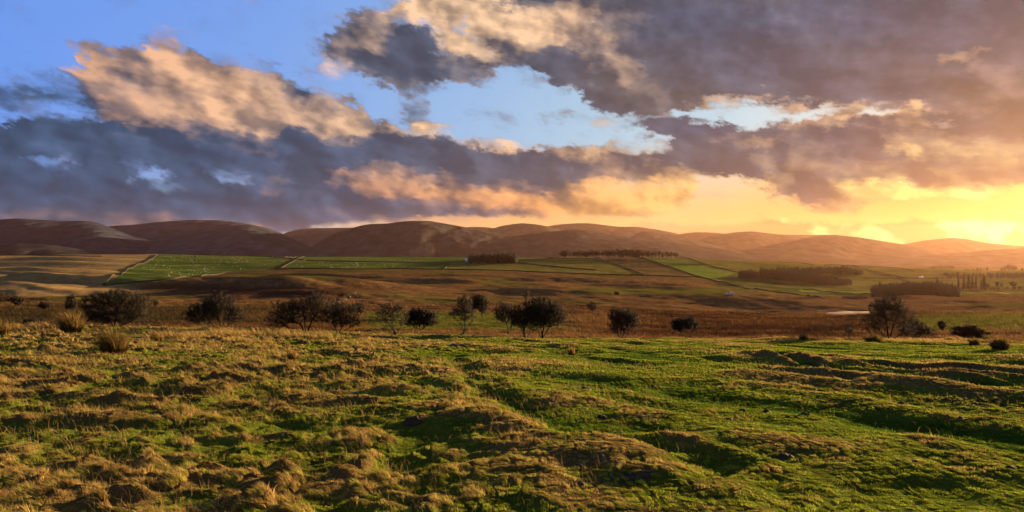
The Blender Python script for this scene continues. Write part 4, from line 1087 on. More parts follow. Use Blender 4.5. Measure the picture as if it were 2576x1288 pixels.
HT('low round bush with a leafless dome at the right of the pasture edge', 2440, 850, 50, [(0,17,34,13,1.3),(-2,24,20,8,.6)], [[(0,0),(0,8)],[(4,0),(14,8)],[(-4,0),(-16,8)]], 19, group=G1, natt=1400, dens=2., trr=.03)
HT('slender bare tree alone on the moor right of the dark pair', 1491, 778, 150, [(0,17,13,9,1)], [[(0,0),(0,10)]], 20, group=G2, natt=260, dens=.9, trr=.03)
HT('upright small tree on dark moor left of the largest spreading hawthorn', 179, 793, 105, [(0,22,12,14,1),(1,36,8,7,.4)], [[(0,0),(0,10)]], 21, group=G2, natt=600, dens=1.5, trr=.03)
HT('brown rounded bush behind the tall straw grass, far left', 86, 810, 60, [(0,13,24,11,1)], [[(0,0),(0,5)],[(3,0),(10,5)],[(-3,0),(-10,5)]], 22, group=G2, natt=900, dens=1.8, trr=.025)
HT('small round tree between the brown bush and the upright small tree', 112, 787, 125, [(0,12,13,9,1)], [[(0,0),(0,5)]], 23, group=G2, natt=420, dens=1.8, trr=.03)
HT('dark bushy tree below the thicket at the far left', 44, 768, 165, [(0,12,14,9,1)], [[(0,0),(0,5)]], 24, group=G2, natt=420, dens=2., trr=.03)
HT('faint slim sapling on brown moor below the pond', 2136, 836, 66, [(0,18,9,12,1)], [[(0,0),(0,10)]], 25, group=G2, natt=160, dens=.8, trr=.02)
HT('small bush on gold grass between the right-hand trees and the frame', 2371, 822, 85, [(0,13,9,10,1)], [[(0,0),(0,6)]], 26, group=G2, natt=320, dens=1.6, trr=.03)
HT('lone bush by the green strip in the middle distance', 1552, 742, 400, [(0,6,6,4.5,1)], [[(0,0),(0,3)]], 27, group=G2, natt=150, dens=1.8, trr=.03)
HT('small spiky sapling under the gnarled hawthorn view, on dark moor', 392, 775, 170, [(0,8,6,6,1)], [[(0,0),(0,4)]], 28, group=G2, natt=160, dens=1.3, trr=.03)
HT('low flat bush on the moor between the two left tree groups', 626, 772, 170, [(0,4,14,4,1)], [[(0,0),(0,2)]], 29, group=G2, natt=260, dens=2., trr=.03)

# ---------------------------------------------------------------- distant trees
def proto(name_blobs, trunk, seed, natt, dens):
    tr, (cv, cf) = tree_meshes([(b[0], 0, b[1], b[2], b[2] * .9, b[3], b[2] * b[3]) for b in name_blobs], trunk, 1., seed, natt=natt, dens=dens, px=.055, step=.06, sides=5, trr=.04, up=.5)
    a = mesh_np('trunk', tr[0], tr[1], BARK, link=False).data; b = mesh_np('crown', cv, cf, TWIG, shade=False, link=False).data
    return a, b
PROTO = [proto([(0,.62,.26,.36)], [[(0,0,0),(.02,0,.3)]], 501, 420, 3.6), proto([(0,.62,.34,.34),(-.12,.5,.24,.24)], [[(0,0,0),(-.03,0,.28)]], 502, 480, 3.6),
         proto([(0,.66,.19,.33)], [[(0,0,0),(.0,0,.36)]], 503, 360, 3.6), proto([(0,.55,.42,.40),(.1,.7,.25,.25)], [[(0,0,0),(.03,0,.25)]], 504, 520, 3.8)]
def far_tree(xd, yb, hpx, kind, label, group, lo=500, hi=2500, Y=None, name='field_tree', wide=1.):
    if Y is None: x, Y = far_at(xd, yb, lo, hi)
    else: x = (xd - CX) / F * Y
    H = hpx / F * Y; z = hz1(x, Y)
    root = empty(name, (x, Y, z - .02 * H)); tag(root, label, 'tree', group)
    r = np.random.default_rng(int(xd * 7 + yb))
    for me, nm in zip(PROTO[kind], ('trunk', 'crown')):
        o = bpy.data.objects.new(nm, me); COL.objects.link(o); o.parent = root
    root.scale = (H * wide * r.uniform(.9, 1.1), H * wide, H * r.uniform(.94, 1.08)); root.rotation_euler = (0, 0, r.uniform(0, 6.28))
    return root
row = []
gt = 'bare trees in the long row on the hilltop'
rr_ = np.random.default_rng(77)
for a, b, st, h, k, lab in [(1412,1436,7,20,(0,3),'bare tree in the left clump of the hilltop row'),(1443,1464,7,20,(0,1),'bare tree in the second small clump of the hilltop row'),
                       (1474,1512,8,22,(1,3,0),'bare tree left of centre in the hilltop row'),(1518,1556,6,21,(0,2),'bare tree in the middle of the hilltop row'),
                       (1617,1660,8,19,(2,0),'slim bare tree with sky between, right part of the hilltop row'),(1668,1692,7,19,(2,0),'bare tree in the right end clump of the hilltop row')]:
    for xx in np.arange(a, b + .1, st):
        k_ = k[int(rr_.integers(len(k)))]; far_tree(xx + rr_.uniform(-1.5, 1.5), 642, h * rr_.uniform(.9, 1.1), k_, lab, gt, Y=1215 + rr_.uniform(-10, 10), wide=1.18)
for xx in np.arange(1560, 1612, 6): far_tree(xx, 642, 23 + rr_.uniform(-1, 1.5), 3, 'dense dark tree at the tallest, thickest part of the hilltop row', gt, Y=1215 + rr_.uniform(-8, 22), wide=.85)
far_tree(1699, 642, 19, 1, 'rounded last tree at the right end of the hilltop row', gt, Y=1212)
for xd_, yb, h, k, lab in [(490,631,6,3,'tiny lone tree on the skyline above the bright green pasture'),(559,633,4,0,'second tiny tree on the skyline right of the lone one'),
    (2075,655,6,1,'small tree on the hill crest above the long plantation'),(2083,656,4,0,'smallest tree beside the one on the hill crest'),
    (2431,681,6,3,'round hazy tree standing alone near the right skyline'),(2449,682,6,3,'second round hazy tree near the right skyline'),
    (2459,682,9,3,'hazy tree, left half of the paired crowns at the right skyline'),(2467,682,9,1,'hazy tree, right half of the paired crowns at the right skyline'),
    (2484,683,11,0,'tall narrow hazy tree on the right skyline'),(2348,677,7,3,'dark bush-like tree where the right slope meets the haze'),(2382,679,5,1,'low tree left of the round hazy ones'),
    (2572,680,8,3,'hazy tree cut by the right edge of the photo')]:
    far_tree(xd_, yb, h, k, lab, 'scattered far trees on the skyline', Y=1225 if xd_ < 2200 and xd_ > 600 else (1180 if xd_ < 600 else 1900))
for xd_, h in [(2520,9),(2529,13),(2538,16),(2547,15),(2554,13)]:
    far_tree(xd_, 684, h, 3, 'hazy rounded tree in the big clump near the right edge', 'clump of hazy trees near the right edge', Y=1880, wide=1.)
for xd_, yb, h, k, lab in [(2484,743,19,1,'bare spreading tree beside the last tall spruce'),(2509,743,22,2,'slim bare tree right of the tall spruces'),(2520,742,16,2,'short bare tree right of the tall spruces'),
    (2548,742,24,1,'wide bare hazy tree near the right edge, below the wood belt'),(2378,743,13,2,'low bare tree between the left spruces'),(2385,743,14,2,'second low bare tree between the spruces')]:
    far_tree(xd_, yb, h, k, lab, 'bare trees among the tall spruces', Y=700)

# conifers
NEEDLE = plain_mat('dark_needles', (.012, .014, .008), n_scale=4, n_amt=.35)
BARE_W = plain_mat('russet_wood', (.032, .019, .012), n_scale=4, n_amt=.35)
def spruce_vf(seed, rows=26, per=11, wid=.17, lo=.12):
    r = np.random.default_rng(seed); V, Fc = [], []
    for i in range(rows):
        t = lo + (1 - lo) * (i / rows) ** .95; L = wid * (1 - t) ** .75 * r.uniform(.75, 1.15) + .012
        for j in range(per):
            a = r.uniform(0, 6.28); l = L * r.uniform(.6, 1.2); w = l * .30; dx, dy = math.cos(a), math.sin(a)
            b = len(V); dr = l * r.uniform(.1, .45)
            V += [(0, 0, t + .018), (dx * l * .55 - dy * w, dy * l * .55 + dx * w, t - dr * .4), (dx * l, dy * l, t - dr), (dx * l * .55 + dy * w, dy * l * .55 - dx * w, t - dr * .4), (dx * l * .5, dy * l * .5, t + .012)]
            Fc += [(b, b + 1, b + 4), (b + 1, b + 2, b + 4), (b + 2, b + 3, b + 4), (b + 3, b, b + 4), (b, b + 3, b + 2), (b, b + 2, b + 1)]
    return np.array(V), np.array(Fc)
SPR = [spruce_vf(s) for s in (1, 2, 3)]
TRK = tube(np.array([[0, 0, -.03], [0, 0, .5], [0, 0, .98]]), [.016, .01, .002], 6)
SPR_ME = [mesh_np('crown', v, f, NEEDLE, shade=False, link=False).data for v, f in SPR]; TRK_ME = mesh_np('trunk', TRK[0], TRK[1], BARK, link=False).data
def spruce(xd, top, yb, label, Y=700, wide=1.):
    x = (xd - CX) / F * Y; z = hz1(x, Y); H = (yb - top) / F * Y
    root = empty('spruce_tree', (x, Y, z)); tag(root, label, 'tree', 'tall spruces standing above the dark wood')
    for me, nm in ((TRK_ME, 'trunk'), (SPR_ME[int(xd) % 3], 'crown')):
        o = bpy.data.objects.new(nm, me); COL.objects.link(o); o.parent = root
    root.scale = (H * wide, H * wide, H); root.rotation_euler = (0, 0, xd)
for a in [(2333,714,744,'leftmost spruce, just above the rounded dark wood',700,.8),(2339,716,744,'second spruce from the left, close beside the first',700,.8),(2346,726,744,'shortest spruce in the left trio',700,.9),
          (2358,708,746,'broad pointed spruce standing apart above the dark wood',700,1.5),(2396,722,744,'small spruce in the gap before the tall ones',700,.9),(2411,710,744,'first of the tall narrow spruces',700,.9),
          (2424,704,744,'second tall spruce with a spiky top',700,.95),(2437,701,744,'tallest spruce, thick crown',700,1.15),(2446,703,744,'tall spruce right of the tallest',700,.9),(2455,706,744,'tall spruce with layered boughs, third after the tallest gap',700,.95),
          (2475,706,744,'broad leaning spruce at the right end of the tall ones',700,1.5),(2468,718,744,'half-height spruce tucked before the broad right-hand one',700,1.1)]:
    spruce(*a)
def wood(name, label, outline, count, hpx, seed, mat, Y=None, lo=500, hi=2400, kind='con', dY=(0, 0)):
    """a far plantation read as one mass. outline: list of (xd, yd_base) along its foot"""
    r = np.random.default_rng(seed); V, Fc, b = [], [], 0
    ox = np.array([p[0] for p in outline], float); oy = np.array([p[1] for p in outline], float)
    hh = np.array([p[2] if len(p) > 2 else hpx for p in outline], float)
    if kind == 'con': count = int(count * 1.7)
    for i in range(count):
        xd = r.uniform(ox[0], ox[-1]); yb = np.interp(xd, ox, oy); hp = np.interp(xd, ox, hh)
        if Y is None: x, yy = far_at(xd, yb, lo, hi)
        else: yy = Y; x = (xd - CX) / F * yy
        H = hp / F * yy * r.uniform(.8, 1.08); yy += r.uniform(*dY); x = (xd - CX) / F * yy
        z = hz1(x, yy) - .04 * H
        if kind == 'con' and i % 5 < 2: v, f = SPR[i % 3]; H *= r.choice([1., .94, .82, 1.06]); sc = (H * r.uniform(1.4, 2.3), H * r.uniform(1.4, 2.3), H)
        else:
            v, f = _PV[i % 4]; w_ = .9 if kind == 'b' else 1.0; H *= (1 if kind == 'b' else .97); sc = (H * w_, H * w_, H)
        a = r.uniform(0, 6.28); ca, sa = math.cos(a), math.sin(a)
        vv = np.column_stack([(v[:, 0] * ca - v[:, 1] * sa) * sc[0] + x, (v[:, 0] * sa + v[:, 1] * ca) * sc[1] + yy, v[:, 2] * sc[2] + z])
        V.append(vv); Fc.append(f + b); b += len(vv)
    o = mesh_np(name, np.vstack(V), np.vstack(Fc), mat, shade=False)
    return tag(o, label, 'wood', kind='stuff')
def small_bare(seed):
    tr, (cv, cf) = tree_meshes([(0, 0, .55, .36, .34, .42, 1)], [[(0, 0, 0), (0, 0, .25)]], 1., seed, natt=150, dens=1.6, px=.07, step=.09, sides=3, trr=.04, up=.6)
    q = [tr[1][:, [0, 1, 2]], tr[1][:, [0, 2, 3]]]; f = np.vstack(q)
    cfs = [c if c.shape[1] == 3 else np.vstack([c[:, [0, 1, 2]], c[:, [0, 2, 3]]]) for c in cf]
    return np.vstack([tr[0], cv]), np.vstack([f] + [c + len(tr[0]) for c in cfs])
_PV = [small_bare(s) for s in (601, 602, 603, 604)]
wood('pine_wood', 'square dark wood on the ridge left of the hilltop row', [(1180,658,21),(1200,658,20),(1240,658,22),(1290,658,24),(1300,658,22)], 150, 23, 1, NEEDLE, Y=1090, dY=(-15, 60))
wood('pine_wood', 'small dark plantation block above the green fields', [(1860,700,20),(1885,701,22),(1907,700,19)], 50, 21, 2, NEEDLE, lo=700, dY=(0, 25))
wood('pine_wood', 'long dark plantation wedge on the right-hand slope', [(1914,701,26),(1960,706,28),(2000,710,28),(2060,716,26),(2100,718,20),(2142,717,13)], 260, 25, 3, NEEDLE, lo=650, dY=(0, 30))
wood('pine_wood', 'upper plantation strip behind the long dark wedge', [(1955,690,14),(2040,694,18),(2100,695,20),(2140,696,20),(2172,696,12)], 160, 18, 4, NEEDLE, lo=750, dY=(20, 60))
wood('pine_wood', 'rounded dark wood behind the pond, nearest of the plantations', [(2197,762,30),(2230,764,33),(2270,768,36),(2310,772,38),(2350,775,36),(2385,774,30),(2412,768,20)], 300, 34, 5, NEEDLE, Y=560, dY=(-30, 40))
wood('mixed_wood', 'hazy wood belt running down to the right edge', [(2366,698,9),(2385,701,14),(2402,703,13),(2440,708,12),(2500,716,14),(2540,722,14),(2600,728,15)], 170, 13, 6, BARE_W, Y=1050, kind='b', dY=(-60, 60))
wood('mixed_wood', 'low dark scrub line under the tall spruces', [(2330,746,8),(2400,745,10),(2480,744,10),(2540,743,8),(2600,742,7)], 150, 9, 7, BARE_W, Y=690, kind='b', dY=(-25, 25))
wood('mixed_wood', 'faint hazy wood at the foot of the far hills, right', [(2338,680,11),(2370,681,12),(2400,682,9)], 60, 11, 8, BARE_W, Y=2500, kind='b', dY=(-60, 60))
wood('birch_thicket', 'reddish brown birch thicket at the far left', [(-60,768,28),(0,767,27),(30,765,22),(50,764,18),(74,760,8)], 190, 24, 9, BARE_W, Y=215, kind='b', dY=(-12, 12))
wood('birch_thicket', 'thin reddish scrub strip on the bright flat at the left', [(222,757,7),(260,757,7),(290,756,5)], 40, 6, 10, BARE_W, Y=330, kind='b', dY=(-8, 8))

# ---------------------------------------------------------------- dry-stone walls
WALLM = plain_mat('field_wall_stone', (.026, .020, .015), n_scale=1.2, n_amt=.4)
def wall(pts, label, h=1.05, lo=420, hi=1600, t=.5):
    P2 = []
    for (a, b), (c, d) in zip(pts[:-1], pts[1:]):
        m = max(2, int(math.hypot(c - a, (d - b) * 3) / 9))
        for q in range(m): P2.append((a + (c - a) * q / m, b + (d - b) * q / m))
    P2.append(pts[-1])
    W = np.array([far_at(x, y, lo, hi) for x, y in P2])
    keep = [0]
    for i in range(1, len(W)):
        if np.linalg.norm(W[i] - W[keep[-1]]) > 3: keep.append(i)
    W = W[keep]
    # smooth out jumps across folds of the ground
    for _ in range(8): W[1:-1] = (W[:-2] + 2 * W[1:-1] + W[2:]) / 4
    S = []
    for a, b in zip(W[:-1], W[1:]):
        m = max(1, int(np.linalg.norm(b - a) / 6)); S += [a + (b - a) * q / m for q in range(m)]
    S.append(W[-1]); S = np.array(S)
    d = np.gradient(S, axis=0); d /= np.linalg.norm(d, axis=1)[:, None] + 1e-9; nrm = np.column_stack([-d[:, 1], d[:, 0]])
    z = Hz(S[:, 0], S[:, 1]); hh = h * (.85 + .3 * vn(np.arange(len(S)) / 1.7, 0 * z, 3))
    prof = [(-t / 2, -.6, 0), (-t * .32, 0, 1), (0, .12, 1), (t * .32, 0, 1), (t / 2, -.6, 0)]
    k = 5; v = np.empty((len(S), k, 3))
    for q, (o, dz, tp) in enumerate(prof):
        v[:, q, :2] = S + nrm * o; v[:, q, 2] = z + (hh if tp else 0) + dz
    c0 = v[0].mean(0); c0[2] = z[0]; v = v - c0
    i = np.arange(len(S) - 1)[:, None] * k; j = np.arange(k)[None]; j2 = (j + 1) % k
    f = np.stack([i + j, i + j2, i + k + j2, i + k + j], -1).reshape(-1, 4)
    caps = np.array([[3, 2, 1, 0], [4, 3, 0, 0]])[:1]
    o = mesh_np('stone_wall', v.reshape(-1, 3), [f, caps], WALLM, shade=False); o.location = c0
    tag(o, label, 'wall', 'dry-stone field walls')
for pts, lab in [
 ([(258,719),(300,714),(380,709),(480,697),(560,687),(620,682),(690,677)],'field wall along the foot of the bright green pasture'),
 ([(692,677),(800,676),(900,678),(1000,676),(1115,678)],'long field wall between the green strip and the brown moor'),
 ([(1117,678),(1250,680),(1400,687),(1520,691),(1640,694),(1765,698)],'wall along the moor below the tan hill fields'),
 ([(1765,698),(1830,714),(1900,729),(1970,738),(2050,746)],'wall dropping right from the tan fields to the valley'),
 ([(2050,746),(2120,752),(2190,757)],'valley wall ending at the rounded dark wood'),
 ([(258,718),(290,696),(330,673),(378,656),(396,641)],'pale wall climbing the left side of the bright green pasture'),
 ([(410,635),(500,637),(570,640),(644,644),(726,650),(764,654)],'dark wall across the top of the bright green pasture'),
 ([(770,656),(894,658),(1019,660),(1131,660),(1172,659)],'wall crossing the green strip left of the square wood'),
 ([(766,643),(757,650),(746,655),(725,664),(709,674)],'short pale wall dividing the bright pasture from the green strip'),
 ([(1134,660),(1128,668),(1119,677)],'short wall at the right end of the green strip'),
 ([(0,642),(125,643),(190,644),(255,645)],'dark wall on the skyline at the far left'),
 ([(1375,638),(1384,644),(1392,649)],'shortest wall on the hilltop, left of the tree row'),
 ([(1303,655),(1393,650),(1475,651),(1518,655),(1543,662),(1588,680),(1620,692)],'wall from the square wood bending down through the tan fields'),
 ([(1495,643),(1504,648),(1513,653)],'short wall below the left trees of the hilltop row'),
 ([(1600,643),(1638,657),(1688,672),(1738,690),(1766,698)],'slanting wall on the left side of the bright right-hand fields'),
 ([(1700,641),(1750,657),(1788,670),(1858,686)],'slanting wall from the end of the tree row to the small plantation'),
 ([(1674,668),(1720,667),(1775,667)],'level wall between the two bright right-hand fields'),
 ([(1295,661),(1360,668),(1438,675),(1500,680)],'faint wall across the tan field below the square wood'),
 ([(1957,652),(2000,660),(2050,668)],'faint wall on the slope right of the hilltop row'),
 ([(2077,658),(2120,666),(2169,676),(2230,690),(2282,701)],'long slanting wall above the right-hand wood belt'),
 ([(2144,661),(2200,664),(2232,668),(2300,682)],'highest wall on the right-hand slope'),
 ([(2174,700),(2250,700),(2307,701),(2357,700)],'level wall by the white hut on the right-hand slope'),
 ([(2182,683),(2232,696),(2332,719)],'slanting wall behind the upper plantation strip'),
 ([(2020,728),(2100,737),(2190,741)],'wall above the thin bright strips near the rounded wood')]:
    wall(pts, lab)

# ---------------------------------------------------------------- sheep, car, hut and other small things
WOOL = plain_mat('wool', (.42, .40, .35), n_scale=8, n_amt=.12)
def ball(c, rad, n=8, m=6):
    p = np.linspace(0, np.pi, m); a = np.linspace(0, 2 * np.pi, n, endpoint=False)
    v = np.array([[math.sin(q) * math.cos(b), math.sin(q) * math.sin(b), math.cos(q)] for q in p for b in a]) * np.array(rad) + np.array(c)
    f = [(i * n + j, i * n + (j + 1) % n, (i + 1) * n + (j + 1) % n, (i + 1) * n + j) for i in range(m - 1) for j in range(n)]
    return v, np.array(f)
def sheep_mesh():
    """one skinned body: trunk, lowered neck and head, four jointed legs, tail"""
    me = bpy.data.meshes.new('sheep'); o = bpy.data.objects.new('sheep_build', me); COL.objects.link(o)
    v = [(0,0,.62),(.30,0,.64),(.46,0,.62),(.60,0,.42),(.70,0,.20),(-.32,0,.63),(-.45,0,.60),(-.52,0,.46)]
    e = [(0,1),(1,2),(2,3),(3,4),(0,5),(5,6),(6,7)]; rd = [.30,.27,.17,.10,.07,.28,.18,.05]
    for s in (-1, 1):
        b = len(v); v += [(.32,s*.13,.36),(.34,s*.13,.2),(.33,s*.13,.02),(-.34,s*.13,.38),(-.42,s*.13,.22),(-.38,s*.13,.02)]
        e += [(1,b),(b,b+1),(b+1,b+2),(5,b+3),(b+3,b+4),(b+4,b+5)]; rd += [.08,.045,.04,.10,.045,.04]
    me.from_pydata(v, e, []); m = o.modifiers.new('skin', 'SKIN')
    for i, q in enumerate(me.skin_vertices[0].data): q.radius = (rd[i], rd[i]); q.use_root = (i == 0)
    o.modifiers.new('sub', 'SUBSURF').levels = 1
    dg = bpy.context.evaluated_depsgraph_get(); out = bpy.data.meshes.new_from_object(o.evaluated_get(dg))
    bpy.data.objects.remove(o); out.materials.clear(); out.materials.append(WOOL); out.name = 'sheep'; return out
SHEEP = sheep_mesh()
def sheep(xd, yd, label, group, lo=420, hi=1500, s=1.05):
    x, Y = far_at(xd, yd, lo, hi); o = bpy.data.objects.new('sheep', SHEEP); COL.objects.link(o)
    o.location = (x, Y, hz1(x, Y) - .02); o.scale = (s,) * 3; o.rotation_euler = (0, 0, rng.uniform(-.7, .7) + (math.pi if rng.random() < .5 else 0))
    tag(o, label, 'sheep', group)
def flock(n, poly, label, group, seed, **k):
    r = np.random.default_rng(seed); xs = [p[0] for p in poly]; ys = [p[1] for p in poly]; c = 0
    ctr = None
    while c < n:
        if ctr is None or r.random() < .6: q = (r.uniform(min(xs), max(xs)), r.uniform(min(ys), max(ys)))
        else: q = (ctr[0] + r.normal(0, 14), ctr[1] + r.normal(0, 4))
        if in_poly(np.array([q[0]]), np.array([q[1]]), poly)[0]: sheep(q[0], q[1], label, group, **k); c += 1; ctr = q
flock(95, [(350,680),(395,645),(500,640),(640,650),(740,660),(700,672),(620,679),(480,692),(400,703)], 'white sheep grazing on the bright green pasture', 'sheep on the bright green pasture', 3)
flock(24, [(430,633),(640,640),(750,646),(740,650),(600,638),(440,636)], 'white sheep on the thin top strip above the bright green pasture', 'sheep on the top strip', 4)
flock(52, [(730,668),(780,658),(1000,663),(1110,666),(1100,673),(900,674),(740,673)], 'white sheep in the long green strip right of the bright pasture', 'sheep in the long green strip', 5)
flock(12, [(800,650),(1100,654),(1100,657),(800,655)], 'white sheep on the ridge strip above the long green strip', 'sheep on the ridge strip', 6)
for xd_, yd_, lab in [(893,740,'whitish sheep, lower one of a pair on dark moor'),(895,737,'whitish sheep, upper one of a pair on dark moor'),(881,749,'pale sheep alone beside the moor path'),(869,755,'largest pale sheep on the moor right of the gnarled hawthorn'),(854,761,'pale sheep at the end of the moor puddle')]:
    sheep(xd_, yd_, lab, 'sheep out on the moor', lo=130, hi=900, s=.65)

def boxv(x0, x1, y0, y1, z0, z1):
    v = np.array([(x, y, z) for z in (z0, z1) for y in (y0, y1) for x in (x0, x1)], float)
    return v, np.array([(0, 2, 3, 1), (4, 5, 7, 6), (0, 1, 5, 4), (2, 6, 7, 3), (0, 4, 6, 2), (1, 3, 7, 5)])
def extrude_profile(pts, y0, y1):
    n = len(pts); v = np.array([(p[0], y0, p[1]) for p in pts] + [(p[0], y1, p[1]) for p in pts], float)
    return v, np.array([(i, (i + 1) % n, n + (i + 1) % n, n + i) for i in range(n)])
def car():
    PAINT = plain_mat('pale_car_paint', (.62, .68, .80), .35, n_amt=.04, spec=.5); GL = plain_mat('car_glass', (.03, .035, .045), .1, n_amt=.05, spec=.5)
    TY = plain_mat('tyre_rubber', (.02, .02, .02)); RM = plain_mat('wheel_metal', (.4, .4, .42), .4)
    x, Y = far_at(1836, 742, 300, 900); root = empty('parked_car', (x, Y, hz1(x, Y)))
    tag(root, 'pale blue-white car parked on the brown moor below the fields', 'car')
    sd = [(-2.2,.35),(2.15,.35),(2.2,.75),(1.9,.92),(1.05,1.02),(.45,1.5),(-1.3,1.52),(-2.05,1.05),(-2.22,.9)]
    v, f = extrude_profile(sd, -.85, .85); n = len(sd)
    caps = np.array([(0, 1, 2, 3), (0, 3, 4, 8), (4, 5, 6, 7), (4, 7, 8, 8)][:3])
    tri = [(0, i, i + 1) for i in range(1, n - 1)]; tri += [(n, n + i + 1, n + i) for i in range(1, n - 1)]
    mesh_np('body', v, [f, np.array(tri)], PAINT, parent=root, shade=False)
    for sy in (-1, 1):
        y_ = sy * .86; w = [(.95,1.04),(.42,1.42),(-.35,1.44),(-.35,1.04)]; w2 = [(-.45,1.04),(-.45,1.44),(-1.25,1.44),(-1.8,1.06)]
        for ww in (w, w2): v, f = extrude_profile(ww, y_ - .01, y_ + .01); mesh_np('window', v, [f, np.array([(0,1,2,3),(7,6,5,4)])], GL, parent=root, shade=False)
    v = np.array([(1.07,-.7,1.05),(1.07,.7,1.05),(.5,.62,1.5),(.5,-.62,1.5)]) + [.02, 0, .02]; b = v - [.03, 0, .03]
    mesh_np('windscreen', np.vstack([v, b]), np.array([(0,1,2,3),(7,6,5,4),(0,4,5,1),(1,5,6,2),(2,6,7,3),(3,7,4,0)]), GL, parent=root, shade=False)
    for wx in (-1.35, 1.35):
        for sy in (-1, 1):
            a = np.linspace(0, 2 * np.pi, 18, endpoint=False); ring = [(wx + .33 * math.cos(q), .33 + .33 * math.sin(q)) for q in a]
            v, f = extrude_profile(ring, sy * .66, sy * .88); v2 = np.vstack([v, [[wx, sy * .66, .33], [wx, sy * .88, .33]]]); k = np.arange(18)
            w = mesh_np('wheel', v2, [f, np.stack([k, (k + 1) % 18, np.full(18, 36)], -1), np.stack([18 + k, 18 + (k + 1) % 18, np.full(18, 37)], -1)], TY, parent=root, shade=False)
            ring = [(wx + .2 * math.cos(q), .33 + .2 * math.sin(q)) for q in a]; v, f = extrude_profile(ring, sy * .86, sy * .895)
            v2 = np.vstack([v, [[wx, sy * .86, .33], [wx, sy * .895, .33]]]); mesh_np('rim', v2, [f, np.stack([k, (k + 1) % 18, np.full(18, 36)], -1), np.stack([18 + k, 18 + (k + 1) % 18, np.full(18, 37)], -1)], RM, parent=w, shade=False)
    for sy in (-1, 1): v, f = boxv(2.12, 2.21, sy * .62 - .15, sy * .62 + .15, .62, .76); mesh_np('headlight', v, f, RM, parent=root, shade=False)
    root.rotation_euler = (0, 0, R(195))
car()
def hut(xd, yd, w, d, h, rise, label, wallc, roofc, name, cat, Y=None, lo=500, hi=2300):
    x, yy = (far_at(xd, yd, lo, hi) if Y is None else ((xd - CX) / F * Y, Y))
    root = empty(name, (x, yy, hz1(x, yy) - .2)); tag(root, label, cat)
    WM = plain_mat(name + '_walls', wallc, n_scale=2, n_amt=.1); RMt = plain_mat(name + '_roofing', roofc, n_scale=2, n_amt=.15); DM = plain_mat(name + '_door_wood', (.08, .06, .05))
    v, f = boxv(-w / 2, w / 2, -d / 2, d / 2, 0, h); mesh_np('wall', v, f, WM, parent=root, shade=False)
    g = np.array([(-w / 2, -d / 2, h), (w / 2, -d / 2, h), (w / 2, d / 2, h), (-w / 2, d / 2, h), (-w / 2, 0, h + rise), (w / 2, 0, h + rise)], float); g[:, :2] *= 1.06; g[:, 2] += .01
    mesh_np('roof', g, [np.array([(0, 1, 5, 4), (2, 3, 4, 5)]), np.array([(1, 2, 5), (3, 0, 4)])], RMt, parent=root, shade=False)
    v, f = boxv(-.5, .5, -d / 2 - .05, -d / 2 - .003, .05, min(2., h * .85)); mesh_np('door', v, f, DM, parent=root, shade=False)
hut(2317, 700, 5.5, 4, 2.6, 1.0, 'small white hut by a level wall on the right-hand slope', (.75, .74, .70), (.6, .6, .6), 'stone_hut', 'hut')
hut(1176, 655, 9, 6, 3.2, 2.2, 'pale farm building peeping out at the left of the square wood', (.55, .55, .55), (.62, .68, .78), 'farm_building', 'building', Y=1120)
hut(1173, 655, 1.2, 1.2, 1, .5, 'tiny pale shed beside the pale farm building', (.55, .55, .55), (.6, .6, .6), 'field_shed', 'shed', Y=1100)
hut(2366, 735, 5, 4, 2.4, 1.4, 'bright cottage half hidden between the broad spruce and the dark wood', (.8, .78, .7), (.3, .25, .22), 'cottage', 'cottage', Y=760)
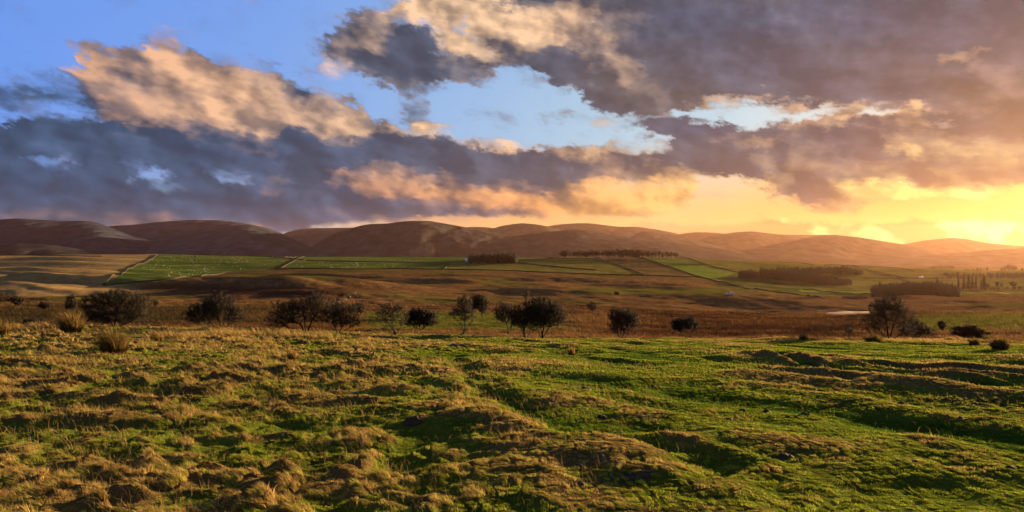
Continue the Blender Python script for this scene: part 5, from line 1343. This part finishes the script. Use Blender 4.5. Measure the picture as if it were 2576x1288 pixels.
def feeder():
    x, Y = far_at(724, 649, 700, 1500); root = empty('field_feeder', (x, Y, hz1(x, Y))); tag(root, 'rust red livestock feeder beside the wall in the green field', 'feeder', )
    M = plain_mat('rust_red_paint', (.42, .10, .04)); k = np.arange(20); a = k * 2 * np.pi / 20
    for nm, z0, z1, r_ in (('panel', .0, .7, 1.3), ('hood', 1.5, 1.75, 1.35)):
        ring = [(r_ * math.cos(q), r_ * math.sin(q)) for q in a]
        v = np.array([(p[0], p[1], z0) for p in ring] + [(p[0], p[1], z1) for p in ring] + [(0, 0, z1 + (.5 if nm == 'hood' else 0))])
        f = [np.stack([k, (k + 1) % 20, 20 + (k + 1) % 20, 20 + k], -1)]
        if nm == 'hood': f.append(np.stack([20 + k, 20 + (k + 1) % 20, np.full(20, 40)], -1))
        mesh_np(nm, v if nm == 'hood' else v[:40], f, M, parent=root, shade=False)
    for q in range(0, 20, 2):
        p = np.array([1.28 * math.cos(a[q]), 1.28 * math.sin(a[q])]); v, f = tube(np.array([(p[0], p[1], 0), (p[0], p[1], 1.5)]), [.04, .04], 5); mesh_np('bar', v, f, M, parent=root, shade=False)
feeder()
# open water puddles out on the moor
WAT = bpy.data.materials['pond_water']
def puddle(xd, yd, w, d, label, lo=110, hi=1200):
    x, Y = far_at(xd, yd, lo, hi); k = np.arange(24); a = k * 2 * np.pi / 24; q = 1 + .35 * (vn(np.cos(a) * 1.7 + xd, np.sin(a) * 1.7, 5) - .5)
    px, py = x + w / 2 * np.cos(a) * q, Y + d / 2 * np.sin(a) * q
    z = Hz(px, py).max() + .06
    o = mesh_np('puddle', np.vstack([np.column_stack([px - x, py - Y, 0 * px]), [[0, 0, 0]]]), np.stack([k, (k + 1) % 24, np.full(24, 24)], -1), WAT)
    o.location = (x, Y, z); tag(o, label, 'puddle', 'puddles on the moor')
for a in [(822,763,5,2.2,'long thin puddle on the moor behind the low crooked hawthorn'),(1584,724,8,4,'thin bright puddle at the left of the green strip'),(2520,737,6,3,'larger bright puddle on the hazy moor at the far right'),
          (2533,739,5,3,'small bright puddle right of the larger hazy one'),(2455,735,5,4,'faint puddle left of the hazy pair'),(2401,845,.9,.5,'little bright puddle left of the low round bush')]:
    puddle(*a[:4], a[4], lo=45 if a[1] > 800 else 110)
